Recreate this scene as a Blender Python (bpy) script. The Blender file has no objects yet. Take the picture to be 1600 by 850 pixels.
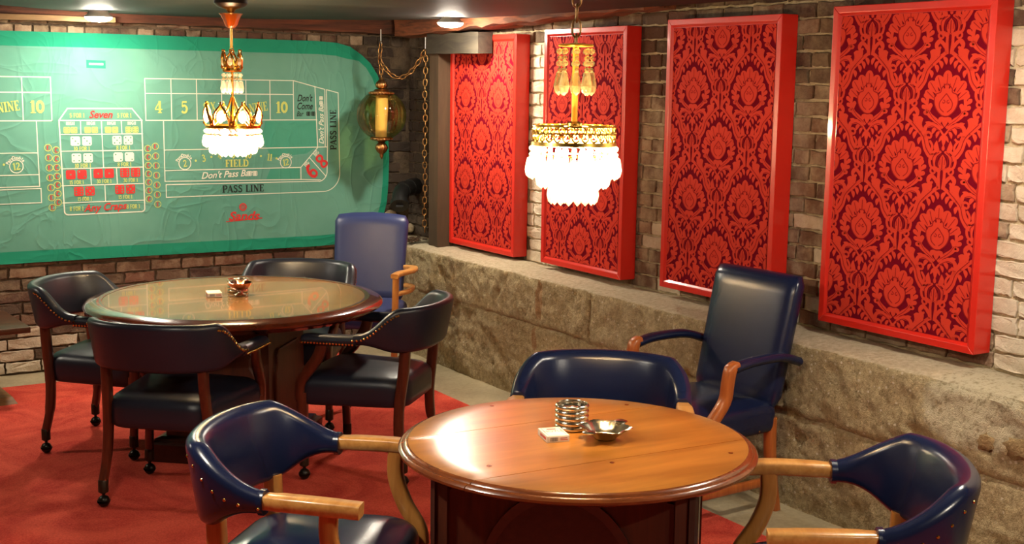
import bpy, bmesh, math, random
from mathutils import Vector, Matrix, noise
random.seed(7)
R = math.radians
scene = bpy.context.scene
C = scene.collection

# ------------------------------------------------------------------ camera, world, exposure
cam_d = bpy.data.cameras.new('camera'); cam = bpy.data.objects.new('camera', cam_d); C.objects.link(cam)
CAM_F, CAM_PITCH, CAM_ROLL, CAM_YAW, CAM_H = 1979.8, 0.1484, 0.0146, 0.5597, 1.7848
cam_d.sensor_fit = 'HORIZONTAL'; cam_d.sensor_width = 36; cam_d.lens = CAM_F / 1600 * 36
cam_d.clip_start = 0.05
_F = Vector((math.sin(CAM_YAW)*math.cos(CAM_PITCH), math.cos(CAM_YAW)*math.cos(CAM_PITCH), -math.sin(CAM_PITCH)))
_R = Vector((math.cos(CAM_YAW), -math.sin(CAM_YAW), 0)); _U = _R.cross(_F)
_R2 = math.cos(CAM_ROLL)*_R + math.sin(CAM_ROLL)*_U; _U2 = -math.sin(CAM_ROLL)*_R + math.cos(CAM_ROLL)*_U
cam.matrix_world = Matrix(((_R2.x, _U2.x, -_F.x, 0), (_R2.y, _U2.y, -_F.y, 0), (_R2.z, _U2.z, -_F.z, CAM_H), (0, 0, 0, 1)))
scene.camera = cam
world = bpy.data.worlds.new('world'); scene.world = world; world.use_nodes = True
world.node_tree.nodes['Background'].inputs[0].default_value = (0.02, 0.018, 0.015, 1)
world.node_tree.nodes['Background'].inputs[1].default_value = 1.0
vs = scene.view_settings
vs.view_transform = 'Standard'; vs.look = 'None'; vs.gamma = 1.0; vs.use_curve_mapping = False
vs.exposure = 0.45
LED_STRENGTH = 400.0        # ceiling puck lights
BULB_STRENGTH = 2300.0       # candle bulbs in the two chandeliers

# ------------------------------------------------------------------ materials
def lin(r, g, b):
    f = lambda c: (c/255/12.92) if c/255 <= .04045 else ((c/255+.055)/1.055)**2.4
    return (f(r), f(g), f(b), 1)
class NT:
    """small node-tree helper"""
    def __init__(s, name):
        s.m = bpy.data.materials.new(name); s.m.use_nodes = True
        s.t = s.m.node_tree; s.n = s.t.nodes; s.l = s.t.links
        s.b = s.n['Principled BSDF']; s.out = s.n['Material Output']
    def new(s, typ, **kw):
        nd = s.n.new(typ)
        for k, v in kw.items(): setattr(nd, k, v)
        return nd
    def link(s, a, b): s.l.new(a, b)
    def coord(s, scale=(1, 1, 1), rot=(0, 0, 0), kind='Object'):
        tc = s.new('ShaderNodeTexCoord'); mp = s.new('ShaderNodeMapping')
        mp.inputs['Scale'].default_value = scale; mp.inputs['Rotation'].default_value = rot
        s.link(tc.outputs[kind], mp.inputs[0]); return mp.outputs[0]
    def wcoord(s, scale=(1, 1, 1)):
        g = s.new('ShaderNodeNewGeometry'); mp = s.new('ShaderNodeMapping')
        mp.inputs['Scale'].default_value = scale
        s.link(g.outputs['Position'], mp.inputs[0]); return mp.outputs[0]
    def noise(s, vec, scale, detail=4, rough=.55, dist=0):
        nz = s.new('ShaderNodeTexNoise'); nz.inputs['Scale'].default_value = scale
        nz.inputs['Detail'].default_value = detail; nz.inputs['Roughness'].default_value = rough
        nz.inputs['Distortion'].default_value = dist
        if vec is not None: s.link(vec, nz.inputs['Vector'])
        return nz.outputs['Fac']
    def ramp(s, fac, stops):
        r = s.new('ShaderNodeValToRGB'); e = r.color_ramp.elements
        while len(e) < len(stops): e.new(.5)
        for el, (p, c) in zip(e, stops): el.position = p; el.color = c
        s.link(fac, r.inputs[0]); return r.outputs[0]
    def mix(s, fac, a, b, mode='MIX'):
        m = s.new('ShaderNodeMixRGB', blend_type=mode)
        for i, v in ((0, fac), (1, a), (2, b)):
            if hasattr(v, 'is_linked'): s.link(v, m.inputs[i])
            else: m.inputs[i].default_value = v
        return m.outputs[0]
    def math(s, op, a, b=None):
        m = s.new('ShaderNodeMath', operation=op)
        for i, v in ((0, a), (1, b)):
            if v is None: continue
            if hasattr(v, 'is_linked'): s.link(v, m.inputs[i])
            else: m.inputs[i].default_value = v
        return m.outputs[0]
    def color(s, v):
        if hasattr(v, 'is_linked'): s.link(v, s.b.inputs['Base Color'])
        else: s.b.inputs['Base Color'].default_value = v
    def bump(s, h, strength=.3, dist=.01):
        b = s.new('ShaderNodeBump'); b.inputs['Strength'].default_value = strength; b.inputs['Distance'].default_value = dist
        s.link(h, b.inputs['Height']); s.link(b.outputs[0], s.b.inputs['Normal'])
    def set(s, **kw):
        for k, v in kw.items(): s.b.inputs[k.replace('_', ' ')].default_value = v
        return s
def plain(name, col, rough=.5, metal=0., coat=0., **kw):
    t = NT(name); t.color(col); t.set(Roughness=rough, Metallic=metal)
    if coat: t.b.inputs['Coat Weight'].default_value = coat; t.b.inputs['Coat Roughness'].default_value = .08
    v = t.noise(t.coord(), 60, 3); t.bump(v, .03, .002)
    return t.m
def wood(name, dark, light, rough=.3, coat=.4, grain=(3, 28, 28), rot=(0, 0, 0), coat_rough=.12, bump=.05):
    t = NT(name); v = t.coord(grain, rot)
    a = t.noise(v, 1.6, 6, .62, .6); b = t.noise(t.coord((1, 1, 1)), 3.2, 3)
    c = t.ramp(a, [(.28, dark), (.72, light)])
    c2 = t.mix(t.math('MULTIPLY', b, .45), c, dark); t.color(c2)
    t.set(Roughness=rough); t.b.inputs['Coat Weight'].default_value = coat; t.b.inputs['Coat Roughness'].default_value = coat_rough
    t.bump(a, bump, .004); return t.m
def leather(name, col, col2, rough=.33, spec=.5):
    t = NT(name); n1 = t.noise(t.coord(), 5, 4); t.color(t.mix(n1, col, col2))
    t.set(Roughness=rough)
    t.b.inputs['Specular IOR Level'].default_value = spec
    vo = t.new('ShaderNodeTexVoronoi'); vo.inputs['Scale'].default_value = 420; t.link(t.coord(), vo.inputs['Vector'])
    t.bump(vo.outputs['Distance'], .06, .002); return t.m
def emit(name, col, strength):
    t = NT(name); t.n.remove(t.b); e = t.new('ShaderNodeEmission')
    e.inputs[0].default_value = col; e.inputs[1].default_value = strength
    t.link(e.outputs[0], t.out.inputs[0]); return t.m
def glassy(name, tint, gloss=.15, transl=.0, tr_col=(1, 1, 1, 1), rough=.03):
    """see-through glass or crystal that lets light pass: transparent + mirror + a little translucency"""
    t = NT(name); t.n.remove(t.b)
    tr = t.new('ShaderNodeBsdfTransparent'); tr.inputs[0].default_value = tint
    gl = t.new('ShaderNodeBsdfGlossy'); gl.inputs['Roughness'].default_value = rough
    fr = t.new('ShaderNodeLayerWeight'); fr.inputs[0].default_value = .35
    f2 = t.math('ADD', t.math('MULTIPLY', fr.outputs['Fresnel'], .75), gloss)
    m = t.new('ShaderNodeMixShader'); t.link(f2, m.inputs[0]); t.link(tr.outputs[0], m.inputs[1]); t.link(gl.outputs[0], m.inputs[2])
    o = m.outputs[0]
    if transl:
        ts = t.new('ShaderNodeBsdfTranslucent'); ts.inputs[0].default_value = tr_col
        m2 = t.new('ShaderNodeMixShader'); m2.inputs[0].default_value = transl
        t.link(o, m2.inputs[1]); t.link(ts.outputs[0], m2.inputs[2]); o = m2.outputs[0]
    t.link(o, t.out.inputs[0]); return t.m

M = {}
M['leather_dark'] = leather('leather_dark', lin(20, 24, 36), lin(30, 32, 44), .36)
M['leather_blue'] = leather('leather_blue', lin(16, 23, 50), lin(25, 34, 66), .25)
M['leather_royal'] = leather('leather_royal', lin(30, 42, 88), lin(52, 60, 100), .38)
M['cherry'] = wood('cherry', lin(52, 20, 10), lin(104, 44, 20), .3, .5)
M['cherry_v'] = wood('cherry_v', lin(52, 20, 10), lin(100, 42, 20), .32, .4, (28, 28, 3))
M['honey'] = wood('honey', lin(188, 126, 58), lin(228, 170, 96), .34, .3)
M['honey_v'] = wood('honey_v', lin(176, 110, 48), lin(218, 154, 80), .34, .3, (28, 28, 3))
M['orange_v'] = wood('orange_v', lin(150, 74, 30), lin(196, 112, 52), .34, .3, (28, 28, 3))
M['table_oak'] = wood('table_oak', lin(146, 88, 30), lin(192, 128, 54), .3, .45, (1.2, 9, 9), coat_rough=.2, bump=.02)
M['table_edge'] = wood('table_edge', lin(96, 44, 16), lin(150, 80, 34), .25, .6, (6, 6, 20))
M['veneer'] = wood('veneer', lin(128, 92, 54), lin(158, 118, 72), .2, .6, (2.5, 14, 14), coat_rough=.03, bump=.006)
M['mahogany'] = wood('mahogany', lin(58, 20, 8), lin(112, 46, 18), .2, .9, (5, 5, 12), coat_rough=.06)
M['pedestal'] = wood('pedestal', lin(54, 25, 14), lin(92, 45, 23), .5, .05, (22, 22, 2.5))
M['dark_wood'] = wood('dark_wood', lin(34, 16, 10), lin(66, 34, 20), .3, .5)
M['bench_wood'] = wood('bench_wood', lin(50, 28, 18), lin(92, 54, 30), .4, .3)
M['bench_foot'] = wood('bench_foot', lin(98, 66, 34), lin(150, 106, 58), .4, .2)
M['beam'] = wood('beam', lin(36, 18, 10), lin(112, 58, 30), .85, 0, (1.6, 22, 22), bump=1.0)
M['beam_y'] = wood('beam_y', lin(52, 26, 14), lin(176, 98, 56), .85, 0, (22, 1.6, 22), bump=1.0)
M['plank'] = wood('plank', lin(98, 74, 46), lin(148, 118, 78), .8, 0, (2, 14, 14), bump=.5)
M['post'] = wood('post', lin(62, 46, 30), lin(86, 66, 44), .85, 0, (9, 9, 1.2), bump=.25)
M['grey_timber'] = wood('grey_timber', lin(40, 34, 27), lin(78, 69, 54), .85, 0, (12, 2, 12), bump=.6)
M['nail'] = plain('nail', lin(214, 170, 92), .25, 1)
M['caster'] = plain('caster', lin(38, 34, 28), .3, .7)
M['ferrule'] = plain('ferrule', lin(54, 40, 26), .4, .6)
M['gold'] = plain('gold', lin(226, 168, 66), .22, 1)
M['gold_bright'] = plain('gold_bright', lin(244, 190, 70), .35, .55)
M['gold_pale'] = plain('gold_pale', lin(222, 180, 88), .3, 1)
M['brass_old'] = plain('brass_old', lin(158, 118, 72), .35, 1)
M['silver'] = plain('silver', lin(226, 214, 190), .22, 1)
M['copper'] = plain('copper', lin(206, 132, 96), .15, 1)
M['black_plastic'] = plain('black_plastic', lin(22, 22, 22), .45)
M['white_metal'] = plain('white_metal', lin(210, 210, 205), .4)
M['dark_mount'] = plain('dark_mount', lin(34, 24, 20), .4, .5)
M['red_paint'] = plain('red_paint', lin(206, 36, 24), .32, 0, .35)
M['card'] = plain('card', lin(232, 222, 205), .5)
M['card_red'] = plain('card_red', lin(190, 60, 50), .5)
M['card_ink'] = plain('card_ink', lin(60, 56, 64), .5)
M['crystal'] = glassy('crystal', (1, .97, .92, 1), .18, .38, (1, .93, .80, 1))
M['crystal_amber'] = glassy('crystal_amber', (1, .93, .74, 1), .34, .16, (1, .84, .52, 1))
M['clear_glass'] = glassy('clear_glass', (.95, .96, .93, 1), .06)
M['amber_glass'] = glassy('amber_glass', (.90, .77, .42, 1), .05)
M['orange_glass'] = glassy('orange_glass', lin(248, 170, 80), .25, .5, lin(250, 160, 60))
M['candle'] = plain('candle', lin(244, 228, 186), .5)
M['led'] = emit('led', (1.0, .89, .72, 1), LED_STRENGTH)
M['bulb'] = emit('bulb', (1.0, .74, .43, 1), BULB_STRENGTH)

def m_carpet():
    t = NT('carpet'); v = t.wcoord()
    a = t.noise(v, 2.6, 4, .6, 1.6); b = t.noise(v, 140, 3, .75)
    c = t.ramp(a, [(.38, lin(172, 48, 40)), (.62, lin(222, 92, 70))])
    c = t.mix(.45, c, t.ramp(b, [(.3, lin(136, 32, 28)), (.7, lin(232, 100, 78))])); t.color(c)
    t.set(Roughness=.95); t.b.inputs['Specular IOR Level'].default_value = .1; t.bump(b, .6, .008); return t.m
M['carpet'] = m_carpet()
def m_floor():
    t = NT('concrete_floor'); v = t.wcoord()
    a = t.noise(v, 3, 6, .6); b = t.noise(v, 40, 5, .7)
    c = t.ramp(a, [(.3, lin(138, 122, 94)), (.7, lin(182, 166, 132))])
    t.color(t.mix(.25, c, t.ramp(b, [(.35, lin(90, 78, 56)), (.7, lin(180, 164, 132))])))
    t.set(Roughness=.7); t.bump(b, .35, .006); return t.m
M['floor'] = m_floor()
def m_ceiling():
    t = NT('ceiling_paint'); a = t.noise(t.wcoord(), 2.5, 4)
    t.color(t.ramp(a, [(.3, lin(32, 34, 30)), (.7, lin(44, 45, 40))])); t.set(Roughness=.62); t.b.inputs['Specular IOR Level'].default_value = .25; t.bump(a, .1, .01); return t.m
M['ceiling'] = m_ceiling()
def m_brick(name, cols, wash, washcol, dirt=.5):
    t = NT(name); oi = t.new('ShaderNodeObjectInfo'); v = t.wcoord()
    base = t.ramp(oi.outputs['Random'], [(0, cols[0]), (.35, cols[1]), (.7, cols[2]), (1, cols[3])])
    n1 = t.noise(v, 9, 6, .65); n2 = t.noise(v, 70, 4, .7); n3 = t.noise(v, 1.3, 3)
    c = t.mix(t.math('MULTIPLY', n2, dirt), base, lin(58, 44, 34))
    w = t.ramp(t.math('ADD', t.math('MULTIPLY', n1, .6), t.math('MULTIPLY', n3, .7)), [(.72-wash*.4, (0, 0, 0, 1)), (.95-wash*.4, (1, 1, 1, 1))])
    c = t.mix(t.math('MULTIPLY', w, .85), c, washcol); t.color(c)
    t.set(Roughness=.9); t.bump(t.math('ADD', n1, t.math('MULTIPLY', n2, .6)), .7, .012); return t.m
M['brick'] = m_brick('brick', [lin(92, 62, 46), lin(126, 84, 62), lin(108, 84, 64), lin(140, 104, 80)], .33, lin(186, 168, 140))
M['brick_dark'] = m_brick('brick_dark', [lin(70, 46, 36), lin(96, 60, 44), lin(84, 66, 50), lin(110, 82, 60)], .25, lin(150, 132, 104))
M['brick_soot'] = m_brick('brick_soot', [lin(46, 36, 30), lin(60, 48, 38), lin(52, 44, 36), lin(72, 58, 46)], .16, lin(120, 108, 90), .6)  # darkest brick tones, used in the far corner by the post
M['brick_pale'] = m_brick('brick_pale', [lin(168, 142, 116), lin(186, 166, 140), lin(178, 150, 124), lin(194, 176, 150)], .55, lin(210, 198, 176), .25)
def m_mortar(name, c1, c2):
    t = NT(name); v = t.wcoord(); n = t.noise(v, 14, 6, .65); n2 = t.noise(v, 90, 4)
    t.color(t.ramp(n, [(.3, c1), (.7, c2)])); t.set(Roughness=.95); t.bump(t.math('ADD', n, n2), .7, .015); return t.m
M['mortar'] = m_mortar('mortar', lin(150, 132, 102), lin(204, 188, 156))
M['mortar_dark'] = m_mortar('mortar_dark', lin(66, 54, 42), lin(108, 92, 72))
def m_wallbrick():
    t = NT('far_brick'); bt = t.new('ShaderNodeTexBrick'); g = t.wcoord()
    sx = t.new('ShaderNodeSeparateXYZ'); t.link(g, sx.inputs[0]); cb = t.new('ShaderNodeCombineXYZ')
    t.link(t.math('ADD', sx.outputs[0], sx.outputs[1]), cb.inputs[0]); t.link(sx.outputs[2], cb.inputs[1])
    t.link(cb.outputs[0], bt.inputs['Vector'])
    for k, v in (('Color1', lin(110, 78, 58)), ('Color2', lin(132, 100, 78)), ('Mortar', lin(150, 134, 108)), ('Scale', 1.0), ('Mortar Size', .006), ('Brick Width', .215), ('Row Height', .0715)):
        bt.inputs[k].default_value = v
    t.color(bt.outputs[0]); t.set(Roughness=.9); t.bump(bt.outputs['Fac'], -.4, .01); return t.m
M['far_brick'] = m_wallbrick()
def m_concrete():
    t = NT('old_concrete'); v = t.wcoord(); g = t.new('ShaderNodeNewGeometry')
    n1 = t.noise(v, 2.2, 5, .6); n2 = t.noise(v, 42, 6, .72); n3 = t.noise(v, 190, 3, .65)
    c = t.ramp(n1, [(.3, lin(142, 120, 78)), (.55, lin(170, 148, 102)), (.75, lin(192, 174, 134))])
    c = t.mix(.42, c, t.ramp(n2, [(.38, lin(84, 64, 40)), (.62, lin(218, 198, 158))])); c = t.mix(.25, c, t.ramp(n3, [(.36, lin(80, 62, 40)), (.6, lin(222, 202, 164))]))
    vo = t.new('ShaderNodeTexVoronoi'); vo.inputs['Scale'].default_value = 30; t.link(v, vo.inputs['Vector'])
    sp = t.math('MULTIPLY', t.ramp(vo.outputs['Distance'], [(.13, (1, 1, 1, 1)), (.20, (0, 0, 0, 1))]), t.ramp(n1, [(.44, (0, 0, 0, 1)), (.52, (1, 1, 1, 1))]))
    c = t.mix(t.math('MULTIPLY', sp, .8), c, lin(216, 204, 180))
    sn = t.new('ShaderNodeSeparateXYZ'); t.link(g.outputs['Normal'], sn.inputs[0])
    up = t.ramp(sn.outputs[2], [(.6, (0, 0, 0, 1)), (.85, (1, 1, 1, 1))])            # cement dust settled on the flat top
    c = t.mix(t.math('MULTIPLY', up, .85), c, t.ramp(n2, [(.3, lin(178, 160, 128)), (.7, lin(222, 208, 180))]))
    ps = t.new('ShaderNodeSeparateXYZ'); t.link(g.outputs['Position'], ps.inputs[0])
    def blob(cy, cz, ry, rz):
        dy = t.math('DIVIDE', t.math('SUBTRACT', ps.outputs[1], cy), ry); dz = t.math('DIVIDE', t.math('SUBTRACT', ps.outputs[2], cz), rz)
        d = t.math('ADD', t.math('MULTIPLY', dy, dy), t.math('MULTIPLY', dz, dz))
        return t.ramp(t.math('ADD', d, t.math('MULTIPLY', t.math('SUBTRACT', n2, .5), 1.2)), [(.75, (1, 1, 1, 1)), (1., (0, 0, 0, 1))])
    pt = blob(2.9, .63, .24, .15)                                                     # plaster repair
    c = t.mix(t.math('MULTIPLY', pt, .85), c, t.ramp(n2, [(.36, lin(150, 134, 104)), (.5, lin(196, 184, 156))]))
    rs = t.math('ADD', blob(5.77, .60, .035, .12), blob(5.84, .36, .03, .07))        # rust run
    c = t.mix(t.math('MULTIPLY', rs, .5), c, lin(150, 92, 46))
    t.color(c); t.set(Roughness=.92)
    t.bump(t.math('ADD', t.math('MULTIPLY', n2, 1.2), t.math('MULTIPLY', n3, .5)), .8, .022); return t.m
M['concrete'] = m_concrete()
def m_felt(name, a, b):
    t = NT(name); v = t.wcoord()
    n = t.noise(v, 1.4, 4, .6); t.color(t.ramp(n, [(.3, a), (.7, b)]))
    w1 = t.noise(t.wcoord((1.0, 1, 2.0)), 1.7, 2, .45, 1.2); w2 = t.noise(t.wcoord((2.6, 1, 1.2)), 1.5, 2, .45, 1.6)
    ridge = lambda x: t.math('POWER', t.math('SUBTRACT', 1.0, t.math('ABSOLUTE', t.math('MULTIPLY', t.math('SUBTRACT', x, .5), 11.0))), 3.0)
    h = t.math('ADD', t.math('MAXIMUM', ridge(w1), 0), t.math('MAXIMUM', ridge(w2), 0))
    t.bump(t.math('ADD', t.math('MULTIPLY', h, .8), t.math('MULTIPLY', t.noise(v, 260, 2), .06)), .20, .02)
    t.set(Roughness=.9); return t.m
M['felt'] = m_felt('felt', lin(76, 138, 120), lin(102, 158, 140))
M['felt_edge'] = m_felt('felt_edge', lin(6, 124, 96), lin(18, 142, 110))
M['felt_fresh'] = m_felt('felt_fresh', lin(50, 138, 112), lin(70, 148, 124))
for nm, col in (('p_white', (214, 220, 202)), ('p_yellow', (188, 202, 108)), ('p_red', (196, 46, 44)), ('p_black', (28, 38, 34)), ('p_green', (84, 140, 114)), ('p_tag', (30, 150, 106))):
    M[nm] = plain(nm, lin(*col), .85)
M['damask_ground'] = plain('damask_ground', lin(106, 0, 24), .95)
M['damask_print'] = plain('damask_print', lin(200, 56, 38), .7)
M['damask_shade'] = plain('damask_shade', lin(136, 20, 26), .9)
for k_ in ('damask_ground', 'damask_print', 'damask_shade'): M[k_].node_tree.nodes['Principled BSDF'].inputs['Specular IOR Level'].default_value = .12

# ------------------------------------------------------------------ mesh helpers
def link(o, parent=None):
    C.objects.link(o)
    if parent is not None: o.parent = parent
    return o
def tag(o, label=None, cat=None, group=None, kind=None):
    if label: o['label'] = label
    if cat: o['category'] = cat
    if group: o['group'] = group
    if kind: o['kind'] = kind
    return o
def thing(name, label, cat, loc=(0, 0, 0), rz=0, group=None):
    o = bpy.data.objects.new(name, None); o.empty_display_size = .1; link(o)
    o.location = loc; o.rotation_euler = (0, 0, rz)
    return tag(o, label, cat, group)
def dup(root, loc, rz, label):
    r = root.copy(); link(r); r.location = loc; r.rotation_euler = (0, 0, rz); r['label'] = label
    for ch in list(root.children):
        c = ch.copy(); link(c, r)
        for g in list(ch.children):
            d = g.copy(); link(d, c)
    return r
FLOOR_CLAMP = [0.0]
class MB:
    def __init__(s): s.v = []; s.f = []; s.mi = []
    def add(s, vs_, fs, mi=0):
        b = len(s.v); s.v += [tuple(p) for p in vs_]; s.f += [tuple(i+b for i in f) for f in fs]; s.mi += [mi]*len(fs); return s
    def loft(s, rings, cap0=True, cap1=True, closed=True, mi=0):
        n = len(rings[0]); vs_ = [p for r in rings for p in r]; fs = []
        for i in range(len(rings)-1):
            for j in range(n if closed else n-1):
                k = (j+1) % n; fs.append((i*n+j, i*n+k, (i+1)*n+k, (i+1)*n+j))
        if cap0: fs.append(tuple(range(n-1, -1, -1)))
        if cap1: fs.append(tuple((len(rings)-1)*n+j for j in range(n)))
        return s.add(vs_, fs, mi)
    def box(s, c, d, rot=None, mi=0):
        x, y, z = d[0]/2, d[1]/2, d[2]/2
        vs_ = [Vector((i*x, j*y, k*z)) for k in (-1, 1) for j in (-1, 1) for i in (-1, 1)]
        if rot is not None: vs_ = [rot @ p for p in vs_]
        vs_ = [p+Vector(c) for p in vs_]
        return s.add(vs_, [(0, 2, 3, 1), (4, 5, 7, 6), (0, 1, 5, 4), (2, 6, 7, 3), (0, 4, 6, 2), (1, 3, 7, 5)], mi)
    def lathe(s, prof, n=32, c=(0, 0, 0), cap0=True, cap1=True, mi=0, wob=None):
        rings = []
        for r, z in prof:
            ring = []
            for k in range(n):
                a = 2*math.pi*k/n; rr = r*(wob(a, z) if wob else 1)
                ring.append((c[0]+rr*math.cos(a), c[1]+rr*math.sin(a), c[2]+z))
            rings.append(ring)
        return s.loft(rings, cap0, cap1, True, mi)
    def tube(s, pts, rad, n=10, cap=True, mi=0):
        pts = [Vector(p) for p in pts]; rings = []
        up = Vector((0, 0, 1))
        for i, p in enumerate(pts):
            d = (pts[min(i+1, len(pts)-1)]-pts[max(i-1, 0)]).normalized()
            a = up if abs(d.dot(up)) < .95 else Vector((1, 0, 0))
            x = d.cross(a).normalized(); y = d.cross(x).normalized()
            r = rad[i] if isinstance(rad, (list, tuple)) else rad
            rings.append([p+x*(r*math.cos(2*math.pi*k/n))+y*(r*math.sin(2*math.pi*k/n)) for k in range(n)])
        return s.loft(rings, cap, cap, True, mi)
    def bar(s, pts, w, t, side, cap=True, ch=.18, mi=0):
        """bent wooden bar of rectangular, chamfered section: w along 'side', t across"""
        pts = [Vector(p) for p in pts]; rings = []; side = Vector(side)
        for i, p in enumerate(pts):
            d = (pts[min(i+1, len(pts)-1)]-pts[max(i-1, 0)]).normalized()
            x = (side-d*side.dot(d)).normalized(); y = d.cross(x).normalized()
            ww = (w[i] if isinstance(w, (list, tuple)) else w)/2; tt = (t[i] if isinstance(t, (list, tuple)) else t)/2
            c = min(ww, tt)*ch*2
            q = [(ww-c, tt), (-ww+c, tt), (-ww, tt-c), (-ww, -tt+c), (-ww+c, -tt), (ww-c, -tt), (ww, -tt+c), (ww, tt-c)]
            rings.append([p+x*a+y*b for a, b in q])
        return s.loft(rings, cap, cap, True, mi)
    def sphere(s, c, r, n=12, m=8, sc=(1, 1, 1), mi=0):
        prof = [(r*math.sin(math.pi*i/m), -r*math.cos(math.pi*i/m)) for i in range(m+1)]
        prof[0] = (r*.02, -r); prof[-1] = (r*.02, r)
        return s.lathe([(a*sc[0], z*sc[2]) for a, z in prof], n, c, mi=mi)
    def build(s, name, mat, parent=None, smooth=35, bevel=0, label=None):
        if name in ('leg', 'arm_post'): s.v = [(x, y, max(z, FLOOR_CLAMP[0])) for x, y, z in s.v]
        me = bpy.data.meshes.new(name); me.from_pydata(s.v, [], s.f)
        mats = mat if isinstance(mat, (list, tuple)) else [mat]
        for q in mats: me.materials.append(M[q])
        if len(mats) > 1: me.polygons.foreach_set('material_index', s.mi)
        bm = bmesh.new(); bm.from_mesh(me)
        bmesh.ops.recalc_face_normals(bm, faces=bm.faces)
        if bevel:
            es = [e for e in bm.edges if len(e.link_faces) == 2 and e.calc_face_angle(0) > R(30)]
            bmesh.ops.bevel(bm, geom=es, offset=bevel, segments=2, affect='EDGES', profile=.5)
        bm.to_mesh(me); bm.free()
        if smooth:
            me.polygons.foreach_set('use_smooth', [True]*len(me.polygons)); me.set_sharp_from_angle(angle=R(smooth))
        o = bpy.data.objects.new(name, me); link(o, parent)
        if label: o['label'] = label
        return o
def cat_rom(pts, n=6):
    pts = [Vector(p) for p in pts]; out = []
    for i in range(len(pts)-1):
        p0 = pts[max(i-1, 0)]; p1 = pts[i]; p2 = pts[i+1]; p3 = pts[min(i+2, len(pts)-1)]
        for k in range(n):
            t = k/n; out.append(.5*((2*p1)+(p2-p0)*t+(2*p0-5*p1+4*p2-p3)*t*t+(3*p1-p0-3*p2+p3)*t**3))
    out.append(pts[-1]); return out
def sstep(a, b, x):
    t = min(1, max(0, (x-a)/(b-a))); return t*t*(3-2*t)
def smesh(name, verts, faces, mat, parent=None):
    b = MB(); b.add(verts, faces); return b.build(name, mat, parent, smooth=0)

# ================================================================== THE ROOM
XW, YW = 4.10, 7.90          # inner faces of the brick wall on the right and of the back wall
XC, ZC = 3.80, 0.715         # face and top of the old concrete footing along the right wall
CEIL = 2.15
X0, Y0 = -3.0, -2.6
fl = MB().box(((X0+XW)/2, (Y0+YW)/2, -.05), (XW-X0+.4, YW-Y0+.4, .1)).build('floor', 'floor', None, 0); tag(fl, 'worn grey concrete floor showing beside the carpet', kind='structure')
cp = MB().box(((X0+.3+3.44)/2, (Y0+.3+7.55)/2, .006), (3.44-X0-.3, 7.55-Y0-.3, .012)).build('carpet', 'carpet', None, 0)
tag(cp, 'red cut-pile carpet laid over the concrete floor', 'carpet')
CZ = .012
# right wall: mortar bed + individual bricks
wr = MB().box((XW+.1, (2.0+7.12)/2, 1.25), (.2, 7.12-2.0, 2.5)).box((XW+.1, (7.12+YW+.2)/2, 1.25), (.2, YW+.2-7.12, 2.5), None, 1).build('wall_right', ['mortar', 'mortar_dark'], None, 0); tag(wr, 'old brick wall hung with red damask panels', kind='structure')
wr2 = MB().box((XW+.1, (Y0+2.0)/2, 1.25), (.2, 2.0-Y0, 2.5)).build('wall_right_near', 'far_brick', None, 0); tag(wr2, kind='structure')
wb = MB().box(((1.0+XW)/2, YW+.1, 1.25), (XW-1.0, .2, 2.5)).box(((X0+1.0)/2, YW+.1, 1.25), (1.0-X0, .2, 2.5), None, 1).build('wall_back', ['mortar_dark', 'far_brick'], None, 0); tag(wb, 'dark brick wall behind the green felt', kind='structure')
wl = MB().box((X0-.1, (Y0+YW)/2, 1.25), (.2, YW-Y0+.4, 2.5)).build('wall_left', 'far_brick', None, 0); tag(wl, kind='structure')
wn = MB().box(((X0+XW)/2, Y0-.1, 1.25), (XW-X0, .2, 2.5)).build('wall_rear', 'far_brick', None, 0); tag(wn, kind='structure')
deck = MB().box(((X0+XW)/2, (Y0+YW)/2, 2.54), (XW-X0+.4, YW-Y0+.4, .08)).build('ceiling_deck', 'beam', None, 0); tag(deck, 'dark timber decking above the ceiling board', kind='structure')

PANELS = [(6.354, 7.142, .752, 2.066), (5.29, 6.058, .762, 2.082), (4.168, 4.962, .779, 2.100), (3.061, 3.868, .787, 2.118)]
def brick_mesh(seed):
    rnd = random.Random(seed); b = MB()
    L, Hh, D = .5, .5, .5
    nx, nz = 6, 3; ring = []
    pts = []
    for i in range(nx+1): pts.append((-L+2*L*i/nx, -Hh))
    for k in range(1, nz+1): pts.append((L, -Hh+2*Hh*k/nz))
    for i in range(1, nx+1): pts.append((L-2*L*i/nx, Hh))
    for k in range(1, nz): pts.append((-L, Hh-2*Hh*k/nz))
    jit = [(x+rnd.uniform(-.022, .022), z+rnd.uniform(-.07, .07)) for x, z in pts]
    back = [(x, .5, z) for x, z in jit]
    mid = [(x, -.30+rnd.uniform(-.1, .1), z) for x, z in jit]
    front = [(x*.975+rnd.uniform(-.006, .006), -.5+rnd.uniform(-.15, .15), z*.91) for x, z in jit]
    b.loft([back, mid, front], False, True)
    me = bpy.data.meshes.new('brick'); me.from_pydata(b.v, [], b.f)
    bm = bmesh.new(); bm.from_mesh(me); bmesh.ops.recalc_face_normals(bm, faces=bm.faces); bm.to_mesh(me); bm.free()
    return me
BR = {k: [brick_mesh(i*7+j) for i in range(5)] for j, k in enumerate(('brick', 'brick_dark', 'brick_pale', 'brick_soot'))}
for k, lst in BR.items():
    for me in lst: me.materials.append(M[k])
def put_brick(parent, kind, x, y, z, rz, L, Hh, D):
    o = bpy.data.objects.new('brick', random.choice(BR[kind])); link(o, parent)
    o.location = (x, y, z); o.rotation_euler = (0, 0, rz); o.scale = (L, D, Hh)
    o.rotation_euler[1] = random.uniform(-.012, .012)
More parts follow.
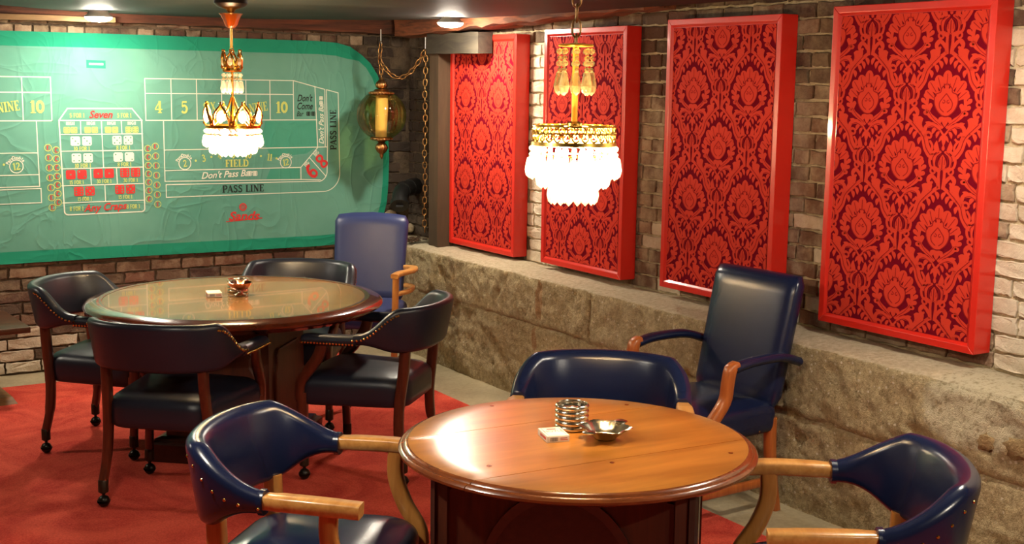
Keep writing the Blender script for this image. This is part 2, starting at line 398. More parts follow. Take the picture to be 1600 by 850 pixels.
def course(u0, u1, z0, z1, rowh, place):
    z = z0; r = 0
    while z + rowh*.6 < z1:
        u = u0 - random.uniform(0, .2); header = (r % 6 == 4)
        while u < u1:
            L = random.uniform(.095, .11) if header else random.uniform(.195, .22)
            place(u+L/2, z+rowh/2, L-.012, rowh-.012); u += L
        z += rowh; r += 1
nb = [0]
def place_right(u, z, L, Hh):
    if u < 2.1: return
    for a, b, c, d in PANELS:
        if a+.01 < u-L/2 and u+L/2 < b-.01 and c+.01 < z-Hh/2 and z+Hh/2 < d-.01: return
    pale = (6.03 < u < 6.40 and z < 1.98) or (u < 3.1 and z < 1.9+.1*random.random())  # whitewash, plus the brightness of nearby ceiling lights put into the brick colour
    if 4.95 < u < 5.3 and z < 1.1 and random.random() < .35: pale = True
    if 3.85 < u < 4.2 and z < 1.35 and random.random() < .35: pale = True
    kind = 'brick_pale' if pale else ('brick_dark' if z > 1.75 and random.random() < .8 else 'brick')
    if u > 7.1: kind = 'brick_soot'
    nb[0] += 1
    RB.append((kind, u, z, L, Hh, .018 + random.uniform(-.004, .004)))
RB = []
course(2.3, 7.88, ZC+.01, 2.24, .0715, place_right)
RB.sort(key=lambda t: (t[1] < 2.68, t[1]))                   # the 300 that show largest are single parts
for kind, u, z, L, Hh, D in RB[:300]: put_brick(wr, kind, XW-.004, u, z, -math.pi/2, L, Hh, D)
KS = ['brick', 'brick_dark', 'brick_pale', 'brick_soot']; b = MB()
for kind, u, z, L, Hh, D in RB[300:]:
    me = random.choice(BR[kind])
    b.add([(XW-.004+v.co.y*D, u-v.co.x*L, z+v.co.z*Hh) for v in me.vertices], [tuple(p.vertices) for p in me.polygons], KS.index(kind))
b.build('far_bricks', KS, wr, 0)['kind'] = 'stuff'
nbb = [0]
def place_back(u, z, L, Hh):
    if not (z < .74 or z > 2.0 or u > 3.78): return
    if u > XW-.08 or u < 1.0: return
    nbb[0] += 1
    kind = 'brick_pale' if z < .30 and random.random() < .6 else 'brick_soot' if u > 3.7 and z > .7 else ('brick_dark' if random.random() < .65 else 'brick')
    put_brick(wb, kind, u, YW-.004, z, 0, L, Hh, .020+random.uniform(-.005, .006))
course(1.0, XW, .01, 2.20, .0715, place_back)

# concrete footing (poured, weathered): one displaced surface
def footing():
    ys = []; y = Y0
    while y < 1.8: ys.append(y); y += .1
    while y < YW: ys.append(y); y += .0145
    ys.append(YW)
    prof = [(XC, z) for z in [ZC*i/52 for i in range(52)]] + [(XC+.004, ZC-.004)] + [(XC+.02+.30*i/14, ZC+.012*math.sin(i/14*3)) for i in range(15)]
    verts = []
    for y in ys:
        zc = .40+.035*sstep(3.6, 5.2, y)+.012*noise.noise(Vector((y*2.2, 3, 0)))
        for (x, z) in prof:
            p = Vector((x*1.0, y, z))
            d = .014*noise.noise(p*2.3)+.010*noise.noise(p*6.5)+.008*noise.noise(p*17)+.0065*noise.noise(p*41)
            if z < ZC-.02:
                m = .55+.45*noise.noise(Vector((y*1.7, 0, 9)))
                dz = z-zc-.01*noise.noise(Vector((y*9, 1, 5)))
                d -= .052*max(0, m)*math.exp(-(dz/.013)**2)              # cold joint between two pours
                if dz < 0: d -= .010*sstep(0, -.03, dz)
                if y < 4.1: d += .010*math.exp(-((z-.215-.01*noise.noise(Vector((y*6, 4, 4))))/.010)**2)
                if y > 4.3: d -= .016*max(0, .3+noise.noise(Vector((y*3, z*4, 2))))*sstep(.20, .05, z)
                for yc, a in ((5.775, .016), (5.31, .020)):
                    if z > .44: d -= a*math.exp(-((y-yc-.02*noise.noise(Vector((z*9, yc, 0))))/.012)**2)
                h = noise.noise(Vector((y*11, z*11, 20)))
                if h > .52: d -= .05*(h-.52)*2.2                          # spalls and holes
                pr = ((y-2.92)/.25)**2+((z-.62)/.16)**2
                if pr < 1.6: d += .012*sstep(1.3, .7, pr)+.012*noise.noise(Vector((y*14, z*14, 7)))*sstep(1.2, .5, pr)
                verts.append((x-d, y, z))
            else:
                e = .5*d + (.012*noise.noise(Vector((y*7, x*7, 3))))
                lip = .02*max(0, noise.noise(Vector((y*5, 0, 31))))
                verts.append((x-d*(1-sstep(XC, XC+.08, x))+ (lip if x < XC+.03 else 0), y, z+e*.6-(lip*.5 if x < XC+.03 else 0)))
    n = len(prof); fs = []
    for i in range(len(ys)-1):
        for j in range(n-1): fs.append((i*n+j, i*n+j+1, (i+1)*n+j+1, (i+1)*n+j))
    b = MB(); b.add(verts, fs); return b.build('wall_footing', 'concrete', None, 60)
ft = footing(); tag(ft, 'rough poured concrete footing with a wide ledge along the brick wall', kind='structure')
def rock(name, c, r, seed, mat, parent=None, sc=(1, 1, 1), f=3.0, amp=.28):
    b = MB(); b.sphere((0, 0, 0), 1, 14, 9)
    vs_ = []
    for p in b.v:
        v = Vector(p); v = v*(1+amp*noise.noise(v*f*.5+Vector((seed, seed*2, 0)))+.10*noise.noise(v*f+Vector((seed, 0, 0))))
        vs_.append((c[0]+v.x*r*sc[0], c[1]+v.y*r*sc[1], c[2]+v.z*r*sc[2]))
    b.v = vs_; return b.build(name, mat, parent, 50)
M['stone'] = m_mortar('stone', lin(112, 88, 56), lin(158, 132, 92))
for i, (y, z, r) in enumerate(((2.85, .535, .055), (2.70, .54, .06), (2.58, .50, .055))):
    rock('stone', (XC+.004, y, z), r, 3+i*5, 'stone', ft, (.32, 1.15, .62), 4.0, .5)

# ceiling board with an irregular far edge, and the timbers behind it
ce = [(X0, Y0), (3.83, Y0), (3.80, 5.9), (3.74, 6.55), (3.5, 7.12), (2.88, 7.60), (2.2, 7.66), (1.8, 7.58), (1.31, 7.22), (.7, 6.9), (X0, 6.6)]
b = MB(); n = len(ce); vs_ = [(x, y, CEIL) for x, y in ce]+[(x, y, CEIL+.018) for x, y in ce]
b.add(vs_, [tuple(range(n)), tuple(range(2*n-1, n-1, -1))]+[(i, (i+1) % n, n+(i+1) % n, n+i) for i in range(n)])
tag(b.build('ceiling', 'ceiling', None, 0), 'low ceiling board painted dark grey-green', kind='structure')
def rough_beam(name, p0, p1, w, h, mat, label, seed=0, amp=.012, cat='beam'):
    p0 = Vector(p0); p1 = Vector(p1); d = (p1-p0); L = d.length; d.normalize(); sd = (Vector((0, 0, 1)).cross(d) if abs(d.z) < .9 else Vector((1, 0, 0))).normalized(); up = d.cross(sd)
    rings = []; N = max(8, int(L/.07)); q = []
    for a, bb in ((-1, -1), (-.33, -1), (.33, -1), (1, -1), (1, -.33), (1, .33), (1, 1), (.33, 1), (-.33, 1), (-1, 1), (-1, .33), (-1, -.33)): q.append((a*w/2, bb*h/2))
    for i in range(N+1):
        o = p0+d*(L*i/N); ring = []
        for a, bb in q:
            k = Vector((i*.45+seed*9, a*14, bb*14)); ring.append(o+sd*(a+amp*noise.noise(k))+up*(bb+amp*noise.noise(k+Vector((0, 7, 3)))))
        rings.append(ring)
    return tag(MB().loft(rings).build(name, mat, None, 50), label, cat)
rough_beam('timber_beam', (-1.5, 7.775, 2.185), (4.06, 7.775, 2.150), .16, .115, 'beam', 'rough rust-brown timber beam along the top of the back wall', 1)
rough_beam('timber_plank', (-1.2, 7.655, 2.098), (2.02, 7.655, 2.112), .05, .030, 'plank', 'pale tan plank fixed under the timber beam at the back wall', 2, .003, 'plank')
rough_beam('timber_beam', (3.93, 4.95, 2.225), (3.93, 7.62, 2.15), .20, .15, 'beam_y', 'split brown timber beam running along the top of the brick wall', 3, .024)
rough_beam('timber_block', (3.935, 6.62, 2.018), (3.935, 7.27, 2.022), .10, .125, 'grey_timber', 'cracked grey timber block resting on the corner post', 4, .006, 'block')
rough_beam('timber_post', (3.962, 7.205, ZC-.01), (3.962, 7.205, 1.957), .115, .12, 'post', 'weathered square wooden post standing on the footing ledge', 5, .004, 'post')

# ================================================================== FELT
FY = YW-.045
FC = 1.97
def felt():
    half = [(0, 2.04), (1.42, 2.036), (1.56, 2.028), (1.655, 2.005), (1.74, 1.95), (1.80, 1.90), (1.855, 1.82), (1.895, 1.72), (1.922, 1.58), (1.935, 1.40), (1.94, 1.25), (1.935, 1.08), (1.922, .95), (1.895, .86), (1.85, .79), (1.76, .72), (1.62, .685), (1.4, .678), (0, .682)]
    pts = [Vector((FC+x, z)) for x, z in half]+[Vector((FC-x, z)) for x, z in half[-2:0:-1]]
    n = len(pts); ins = []
    for i, p in enumerate(pts):
        a = (p-pts[i-1]).normalized(); c = (pts[(i+1) % n]-p).normalized(); nn = Vector((-(a.y+c.y), a.x+c.x)).normalized()
        k = .085 if p.y > 1.98 else (.072 if p.y < .72 else .045)
        ins.append(p-nn*k if True else p)
    root = thing('craps_felt', 'green craps table felt printed with betting boxes, hung on the back wall', 'felt cloth', (FC, FY, .68))
    off = Vector((FC, FY, .68))
    loc = lambda p, y: (p.x-off.x, y, p.y-off.z)
    b = MB(); vs_ = [loc(p, 0) for p in pts]+[loc(p, 0) for p in ins]
    b.add(vs_, [(i, (i+1) % n, n+(i+1) % n, n+i) for i in range(n)])
    vb = [loc(p, .012) for p in pts]
    b.add([loc(p, 0) for p in pts]+vb, [(i, (i+1) % n, n+(i+1) % n, n+i) for i in range(n)]+[tuple(range(n, 2*n))])
    b.build('border', 'felt_edge', root, 0, label='brighter unfaded green border')
    b = MB(); b.add([loc(p, 0) for p in ins], [tuple(range(n))]); b.build('cloth', 'felt', root, 0)
    return root, off
FELT, FO = felt()
def fpart(name, polys, mat, lift=.0015, label=None):
    """flat print on the felt: list of polygons in wall coordinates (x, z)"""
    b = MB()
    for i, pl in enumerate(polys): b.add([(x-FO.x, -lift-(i % 7)*.00007, z-FO.z) for x, z in pl], [tuple(range(len(pl)))])
    me = bpy.data.meshes.new(name); me.from_pydata(b.v, [], b.f); me.materials.append(M[mat])
    o = bpy.data.objects.new(name, me); link(o, FELT)
    if label: o['label'] = label
    return o
def seg(x0, z0, x1, z1, w=.0055):
    dx, dz = x1-x0, z1-z0; L = math.hypot(dx, dz); nx, nz = -dz/L*w/2, dx/L*w/2; ex, ez = dx/L*w/2, dz/L*w/2
    return [(x0-ex+nx, z0-ez+nz), (x1+ex+nx, z1+ez+nz), (x1+ex-nx, z1+ez-nz), (x0-ex-nx, z0-ez-nz)]
def pline(pts, w=.0055): return [seg(*pts[i], *pts[i+1], w) for i in range(len(pts)-1)]
def arc(cx, cz, r, a0, a1, n=10): return [(cx+r*math.cos(R(a0+(a1-a0)*i/n)), cz+r*math.sin(R(a0+(a1-a0)*i/n))) for i in range(n+1)]
def disc(cx, cz, r, n=14): return arc(cx, cz, r, 0, 360-360/n, n-1)
# serif stroke font: glyph -> (advance, [(width, smooth, points)...]); T thick, N thin
T, N_ = .21, .085
def sf(x, y, w=.26): return (.075, 0, [(x-w/2, y+(.035 if y < .5 else -.035)), (x+w/2, y+(.035 if y < .5 else -.035))])
GL = {
 'A': (.80, [(N_, 0, [(.10, 0), (.40, 1)]), (T, 0, [(.40, 1), (.68, 0)]), (N_, 0, [(.2, .33), (.6, .33)]), sf(.11, 0, .24), sf(.69, 0, .3)]),
 'B': (.70, [(T, 0, [(.2, 0), (.2, 1)]), (N_, 0, [(.05, .96), (.4, .96)]), (N_, 0, [(.05, .04), (.4, .04)]), (N_, 0, [(.2, .52), (.42, .52)]), (.15, 1, [(.38, .96), (.58, .86), (.56, .64), (.38, .53)]), (.17, 1, [(.38, .53), (.62, .42), (.6, .14), (.38, .04)])]),
 'C': (.74, [(T, 1, [(.55, .93), (.30, .93), (.15, .5), (.30, .07), (.55, .07)]), (N_, 1, [(.5, .95), (.66, .80), (.67, .70)]), (N_, 1, [(.5, .05), (.66, .18), (.67, .28)])]),
 'D': (.78, [(T, 0, [(.2, 0), (.2, 1)]), (N_, 0, [(.05, .96), (.42, .96)]), (N_, 0, [(.05, .04), (.42, .04)]), (.18, 1, [(.40, .95), (.66, .75), (.66, .25), (.40, .05)])]),
 'E': (.70, [(T, 0, [(.2, 0), (.2, 1)]), (N_, 0, [(.05, .96), (.62, .96)]), (N_, 0, [(.05, .04), (.64, .04)]), (N_, 0, [(.2, .52), (.48, .52)]), (.07, 0, [(.60, .98), (.60, .75)]), (.07, 0, [(.62, .02), (.62, .27)]), (.07, 0, [(.46, .62), (.46, .42)])]),
 'F': (.66, [(T, 0, [(.2, 0), (.2, 1)]), (N_, 0, [(.05, .96), (.62, .96)]), (N_, 0, [(.2, .52), (.48, .52)]), (.07, 0, [(.60, .98), (.60, .75)]), (.07, 0, [(.46, .62), (.46, .42)]), sf(.2, 0, .34)]),
 'G': (.78, [(T, 1, [(.55, .93), (.30, .93), (.15, .5), (.30, .07), (.55, .07)]), (N_, 1, [(.5, .95), (.66, .80), (.67, .70)]), (.17, 0, [(.62, .05), (.62, .42)]), sf(.6, .45, .26)]),
 'H': (.84, [(T, 0, [(.2, 0), (.2, 1)]), (T, 0, [(.64, 0), (.64, 1)]), (N_, 0, [(.2, .52), (.64, .52)]), sf(.2, 0, .34), sf(.64, 0, .34), sf(.2, 1, .34), sf(.64, 1, .34)]),
 'I': (.42, [(T, 0, [(.2, 0), (.2, 1)]), sf(.2, 0, .36), sf(.2, 1, .36)]),
 'L': (.66, [(T, 0, [(.2, 0), (.2, 1)]), (N_, 0, [(.05, .04), (.62, .04)]), (.07, 0, [(.60, .02), (.60, .3)]), sf(.2, 1, .36)]),
 'M': (.95, [(.1, 0, [(.17, 0), (.17, 1)]), (T, 0, [(.78, 0), (.78, 1)]), (T, 0, [(.2, 1), (.48, .1)]), (N_, 0, [(.48, .1), (.76, 1)]), sf(.17, 0, .28), sf(.78, 0, .34)]),
 'N': (.84, [(N_, 0, [(.17, 0), (.17, 1)]), (N_, 0, [(.67, 0), (.67, 1)]), (T, 0, [(.17, .95), (.67, .05)]), sf(.17, 0, .28), sf(.15, 1, .26), sf(.67, 1, .28)]),
 'O': (.80, [(T, 1, [(.42, .95), (.16, .75), (.16, .25), (.42, .05)]), (T, 1, [(.40, .95), (.66, .75), (.66, .25), (.40, .05)])]),
 'P': (.70, [(T, 0, [(.2, 0), (.2, 1)]), (N_, 0, [(.05, .96), (.4, .96)]), (N_, 0, [(.2, .46), (.42, .46)]), (.17, 1, [(.38, .96), (.62, .86), (.60, .57), (.38, .46)]), sf(.2, 0, .36)]),
 'R': (.76, [(T, 0, [(.2, 0), (.2, 1)]), (N_, 0, [(.05, .96), (.4, .96)]), (N_, 0, [(.2, .5), (.42, .5)]), (.17, 1, [(.38, .96), (.6, .86), (.58, .60), (.38, .5)]), (.19, 0, [(.4, .5), (.68, 0)]), sf(.2, 0, .34)]),
 'S': (.66, [(.17, 1, [(.54, .88), (.32, .95), (.15, .78), (.30, .55), (.5, .42), (.5, .14), (.3, .05), (.1, .14)]), (.06, 0, [(.55, .98), (.55, .72)]), (.06, 0, [(.1, .02), (.1, .28)])]),
 'X': (.78, [(T, 0, [(.14, 1), (.62, 0)]), (N_, 0, [(.62, 1), (.14, 0)]), sf(.14, 1, .28), sf(.62, 0, .28), sf(.62, 1, .24), sf(.14, 0, .24)]),
 '0': (.72, [(T, 1, [(.37, .95), (.15, .72), (.15, .28), (.37, .05)]), (T, 1, [(.35, .95), (.57, .72), (.57, .28), (.35, .05)])]),
 '1': (.46, [(T, 0, [(.25, 0), (.25, 1)]), (N_, 0, [(.25, .96), (.06, .82)]), sf(.25, 0, .42)]),
 '2': (.66, [(.15, 1, [(.12, .76), (.2, .92), (.42, .94), (.53, .74), (.40, .45), (.1, .1)]), (.16, 0, [(.06, .07), (.6, .07)]), (.06, 0, [(.59, .05), (.59, .25)])]),
 '3': (.64, [(.16, 1, [(.1, .84), (.3, .96), (.5, .78), (.27, .54)]), (.17, 1, [(.27, .54), (.54, .42), (.48, .12), (.26, .04), (.08, .16)])]),
 '4': (.72, [(T, 0, [(.46, 0), (.46, 1)]), (N_, 0, [(.46, .97), (.05, .32)]), (.10, 0, [(.03, .30), (.68, .30)]), sf(.46, 0, .36)]),
 '5': (.64, [(.16, 0, [(.15, .92), (.54, .92)]), (N_, 0, [(.15, .95), (.12, .52)]), (.18, 1, [(.12, .54), (.36, .62), (.54, .40), (.45, .10), (.24, .04), (.08, .16)])]),
 '6': (.70, [(T, 1, [(.52, .88), (.34, .95), (.14, .62), (.16, .25), (.36, .05)]), (.16, 1, [(.34, .05), (.56, .18), (.55, .45), (.36, .56), (.2, .45)])]),
 '7': (.64, [(.15, 0, [(.06, .92), (.58, .92)]), (.16, 0, [(.55, .9), (.25, 0)])]),
 '8': (.70, [(.16, 1, [(.35, .95), (.16, .85), (.18, .62), (.5, .40), (.56, .16), (.35, .05)]), (.16, 1, [(.35, .95), (.54, .85), (.52, .62), (.20, .40), (.14, .16), (.35, .05)])]),
 '9': (.70, [(T, 1, [(.18, .12), (.36, .05), (.56, .38), (.54, .75), (.34, .95)]), (.16, 1, [(.36, .95), (.14, .82), (.15, .55), (.34, .44), (.5, .55)])]),
 ' ': (.4, [])}
def stroke_poly(pts, w, smooth):
    if smooth: pts = [(p.x, p.y) for p in cat_rom([(a, b_, 0) for a, b_ in pts], 5)]
    out = []; n = len(pts); L = []; Rr = []
    for i in range(n):
        a = pts[max(i-1, 0)]; c = pts[min(i+1, n-1)]; dx, dz = c[0]-a[0], c[1]-a[1]; l = math.hypot(dx, dz) or 1
        ww = w[i*(len(w)-1)//max(1, n-1)] if isinstance(w, list) else w
        nx, nz = -dz/l*ww/2, dx/l*ww/2
        L.append((pts[i][0]+nx, pts[i][1]+nz)); Rr.append((pts[i][0]-nx, pts[i][1]-nz))
    for i in range(n-1): out.append([L[i], L[i+1], Rr[i+1], Rr[i]])
    return out
def serif(txt, x, z, h, mat, rot=0, wide=1.0, lean=0, bend=0, lift=.0022):
    tot = sum(GL[c][0] for c in txt)*wide; px = -tot/2; polys = []
    cr, sr = math.cos(R(rot)), math.sin(R(rot))
    for ch in txt:
        adv, st = GL[ch]
        for w, sm, pts in st:
            for pl in stroke_poly(pts, w, sm):
                q = []
                for a, b_ in pl:
                    u = px+a*wide+lean*b_; v = b_-.5+bend*(u/tot*2)**2 if tot else b_
                    q.append((x+(u*cr-v*sr)*h, z+(u*sr+v*cr)*h))
                polys.append(q)
        px += adv*wide
    return fpart('lettering', polys, mat, lift)
dg_cache = []
def script(txt, x, z, h, mat, rot=0, shear=.35, off=.02, wide=.9, parent=None, plane=None, name='lettering', lift=.0022):
    cu = bpy.data.curves.new('txt', 'FONT'); cu.body = txt; cu.size = h*1.35; cu.shear = shear; cu.offset = off*h
    cu.align_x = 'CENTER'; cu.align_y = 'CENTER'; cu.resolution_u = 3
    ob = bpy.data.objects.new('txt', cu); C.objects.link(ob)
    dg = bpy.context.evaluated_depsgraph_get(); dg.update()
    me = bpy.data.meshes.new_from_object(ob.evaluated_get(dg)); me.name = name
    bpy.data.objects.remove(ob); bpy.data.curves.remove(cu)
    cr, sr = math.cos(R(rot)), math.sin(R(rot))
    for v in me.vertices:
        a, b_ = v.co.x*wide, v.co.y; u, w = a*cr-b_*sr, a*sr+b_*cr
        if plane: v.co = plane(u, w)
        else: v.co = (x+u-FO.x, -lift, z+w-FO.z)
    me.materials.clear(); me.materials.append(M[mat])
    o = bpy.data.objects.new(name, me); link(o, parent or FELT); return o
def frame_print(polys): return fpart('printed_line', polys, 'p_white')
ZT, ZM, ZB = 1.777, 1.687, 1.522
# unfaded patches where something once covered the cloth
fpart('fresh_patch', [[(3.02, 1.515), (3.37, 1.515), (3.375, 1.345), (3.30, 1.30), (3.06, 1.28), (2.99, 1.40)]], 'felt_fresh', .0008)
fpart('fresh_patch', [[(3.05, 1.205), (3.25, 1.205), (3.255, 1.135), (3.02, 1.14)]], 'felt_fresh', .0008)
#fpart('fresh_patch', [[(3.06, 1.68), (3.21, 1.68), (3.212, 1.58), (3.07, 1.60)]], 'felt_fresh', .0008)
for s0 in (2.245, .72):                       # the six point boxes, on each wing
    xs = [s0+.1615*i for i in range(7)]
    pl = pline([(xs[0], ZT), (xs[6], ZT)])+pline([(xs[0], ZM), (xs[6], ZM)])+pline([(xs[0], ZB), (xs[6], ZB)])
    for x in xs: pl += pline([(x, ZT), (x, ZB)])
    frame_print(pl)
    for i, w in enumerate(('4', '5', 'SIX', '8', 'NINE', '10')):
        serif(w, xs[i]+.081, 1.604, .074 if len(w) < 3 else .058, 'p_yellow', 8 if len(w) > 2 and i == 4 else (6 if w == 'SIX' else 0), .95 if len(w) < 3 else .78)
xe = 3.214
frame_print(pline([(xe, ZT), (3.366, 1.739), (3.436, 1.722), (3.436, 1.345)])+pline([(xe, ZB), (3.378, ZB)])+pline([(3.366, 1.739), (3.382, 1.339)]))
frame_print(pline([(2.354, ZB), (2.354, 1.143), (3.261, 1.13), (3.261, 1.21)])+pline([(2.354, 1.338), (3.45, 1.342)])+pline([(2.356, 1.21), (3.261, 1.21), (3.382, 1.339)])
            +pline([(3.261, 1.13), (3.40, 1.124)])+pline([(3.324, 1.272), (3.437, 1.150)]))
frame_print(pline([(3.448, 1.72), (3.532, 1.70), (3.540, 1.17)]+arc(3.42, 1.165, .12, 0, -90)+[(2.36, 1.043), (2.36, 1.122), (3.39, 1.115)]+arc(3.38, 1.18, .068, -80, 0)+[(3.452, 1.345), (3.448, 1.72)]))
frame_print(pline([(1.60, ZB), (1.604, 1.135), (.55, 1.135)])+pline([(.55, 1.338), (1.602, 1.333)])+pline([(.55, 1.203), (1.604, 1.205)])+pline([(.55, 1.115), (1.611, 1.122), (1.611, 1.038), (.55, 1.033)]))
script("Don't", 3.290, 1.662, .046, 'p_black', 0, wide=.72, off=.025); script('Come', 3.290, 1.610, .046, 'p_black', 0, wide=.72, off=.025); script('Bar', 3.256, 1.560, .034, 'p_black', 0, wide=.72)
script("Don't Pass Bar", 3.410, 1.498, .036, 'p_white', 90, wide=.95)
serif('PASS LINE', 3.494, 1.455, .046, 'p_black', 90, 1.0); serif('PASS LINE', 2.862, 1.083, .046, 'p_black', 0, 1.05)
serif('COME', 2.80, 1.43, .10, 'p_red'); serif('FIELD', 2.822, 1.247, .046, 'p_yellow', 0, 1.05)
script("Don't Pass Bar", 2.752, 1.176, .044, 'p_white', 2, wide=.95)
for w, x, z, r_ in (('3', 2.604, 1.283, 8), ('4', 2.709, 1.298, 5), ('9', 2.80, 1.302, 0), ('10', 2.90, 1.298, -3), ('11', 3.045, 1.281, -8)): serif(w, x, z, .044, 'p_yellow', r_, .85)
for x, z in ((2.553, 1.268), (2.655, 1.29), (2.755, 1.302), (2.85, 1.302), (2.985, 1.29), (3.092, 1.272), (1.409, 1.268)): fpart('bullet', [disc(x, z, .007, 10)], 'p_yellow')
def pays(x, z, num):
    o = arc(x, z, .038, 0, 360, 24); fpart('printed_ring', pline(o, .005), 'p_white')
    serif(num, x, z, .042, 'p_yellow', 8, .9)
    for i, ch in enumerate('PaysDouble'):
        a = 158-i*13.2; script(ch, x+.052*math.cos(R(a)), z+.052*math.sin(R(a)), .019, 'p_white', a-90, 0, .04)
pays(2.483, 1.252, '2'); pays(3.156, 1.246, '12'); pays(1.478, 1.256, '12')
serif('6', 3.338, 1.181, .098, 'p_red', 42, .95); serif('8', 3.410, 1.248, .098, 'p_red', 42, .95)
serif('BIG', 3.300, 1.234, .026, 'p_white', 45, .8); serif('BIG', 3.370, 1.301, .026, 'p_white', 45, .8)
PIPS = {1: [(0, 0)], 2: [(-1, 1), (1, -1)], 3: [(-1, 1), (0, 0), (1, -1)], 4: [(-1, 1), (1, 1), (-1, -1), (1, -1)], 5: [(-1, 1), (1, 1), (-1, -1), (1, -1), (0, 0)], 6: [(-1, 1), (1, 1), (-1, 0), (1, 0), (-1, -1), (1, -1)]}
def die(x, z, s, n, mat, pip='p_green', rot=0):
    h = s/2; c = h*.25; cr, sr = math.cos(R(rot)), math.sin(R(rot)); tr = lambda a, b_: (x+a*cr-b_*sr, z+a*sr+b_*cr)
    sq = [(-h+c, -h), (h-c, -h), (h, -h+c), (h, h-c), (h-c, h), (-h+c, h), (-h, h-c), (-h, -h+c)]
    o = fpart('printed_die', [[tr(*p) for p in sq]], mat, .0016)
    b = MB()
    for px, pz in PIPS[n]:
        q = [tr(px*h*.55+h*.17*math.cos(a*.7854), pz*h*.55+h*.17*math.sin(a*.7854)) for a in range(8)]
        b.add([(u-FO.x, -.0026, w-FO.z) for u, w in q], [tuple(range(8))])
    me = bpy.data.meshes.new('pip'); me.from_pydata(b.v, [], b.f); me.materials.append(M[pip]); po = bpy.data.objects.new('pips', me); link(po, o)
for dx in (0, .034): die(3.318+dx, 1.562, .029, 6, 'p_black')
for dx in (0, .032): die(3.409, 1.632+dx, .026, 6, 'p_white', rot=90)
for dx in (0, .038): die(2.905+dx, 1.178, .032, 6, 'p_white')
# proposition box in the middle
frame_print(pline([(1.78, 1.594), (2.162, 1.594), (2.219, 1.523), (2.223, .985)]+arc(2.203, .98, .020, 0, -90, 4)+[(1.762, .958)]+arc(1.762, .98, .021, -90, -180, 4)+[(1.729, 1.524), (1.78, 1.594)], .007))
frame_print([s_ for z in (1.523, 1.440, 1.340, 1.236, 1.134, 1.031) for s_ in pline([(1.733, z), (2.222, z)])]
            +pline([(1.853, 1.523), (1.853, 1.44)])+pline([(1.976, 1.523), (1.98, 1.236)])+pline([(2.095, 1.523), (2.097, 1.44)])+pline([(1.902, 1.236), (1.904, 1.134)])+pline([(2.057, 1.236), (2.06, 1.134)])+pline([(1.984, 1.134), (1.985, 1.031)]))
script('Seven', 1.972, 1.556, .046, 'p_red', 0, .3, .03, .95); script('Any Craps', 1.982, .996, .046, 'p_red', 2, .3, .03, .95)
for x in (1.834, 2.114): serif('5 FOR 1', x, 1.553, .026, 'p_yellow', 0, .82)
for x in (1.812, 2.152): serif('8 FOR 1', x, .994, .026, 'p_yellow', 0, .76)
for x, a, b_ in ((1.793, 6, 5), (1.914, 1, 2), (2.035, 1, 1), (2.158, 6, 6)):
    serif('HIGH', x, 1.506, .019, 'p_white', 0, .95); die(x-.021, 1.466, .038, a, 'p_yellow'); die(x+.021, 1.466, .038, b_, 'p_yellow')
for x, z, n_, tx, col in ((1.853, 1.400, 3, '10 FOR 1', 'p_white'), (2.10, 1.402, 5, '8 FOR 1', 'p_white'), (1.856, 1.298, 4, '10 FOR 1', 'p_white'), (2.104, 1.300, 2, '8 FOR 1', 'p_white')):
    for s_ in (-1, 1): die(x+s_*.034, z, .056, n_, col)
    serif(tx, x+.002, z-.045, .024, 'p_yellow', 0, .85)
for x, z, a, b_, tx in ((1.818, 1.200, 1, 2, '15 FOR 1'), (1.980, 1.202, 1, 1, '30 FOR 1'), (2.140, 1.204, 6, 6, '30 FOR 1'), (1.862, 1.098, 6, 5, '15 FOR 1'), (2.106, 1.102, 6, 5, '15 FOR 1')):
    die(x-.033, z, .056, a, 'p_red'); die(x+.033, z, .056, b_, 'p_red'); serif(tx, x, z-.047, .023, 'p_yellow', 0, .8)
for i in range(7):                             # columns of C and E spots
    z = 1.352-i*.0555
    for x, ch, dz in ((1.660+.002*i, 'E', .011-.004*i), (1.706, 'C', -.004+.0035*i), (2.252, 'C', -.003+.0035*i), (2.299+.001*i, 'E', .010-.0045*i)):
        fpart('printed_ring', stroke_poly(arc(x, z+dz, .020, 0, 360, 16), .004, False), 'p_yellow')
        serif(ch, x, z+dz, .026, 'p_red', 0, 1.0)
fpart('tag', [[(1.899, 1.835), (2.012, 1.833), (2.012, 1.880), (1.899, 1.882)]], 'p_tag'); fpart('tag_stripe', [[(1.915, 1.853), (1.998, 1.852), (1.998, 1.864), (1.915, 1.865)]], 'p_white', .002)
script('Sands', 2.862, .902, .058, 'p_red', -1, .25, .035, 1.15)
fpart('emblem', stroke_poly(arc(2.858, .963, .021, 0, 360, 20), .009, False)+stroke_poly(arc(2.858, .963, .009, 0, 360, 14), .005, False), 'p_red')
fpart('emblem', [seg(2.745, .872, 2.985, .886, .006)], 'p_red')

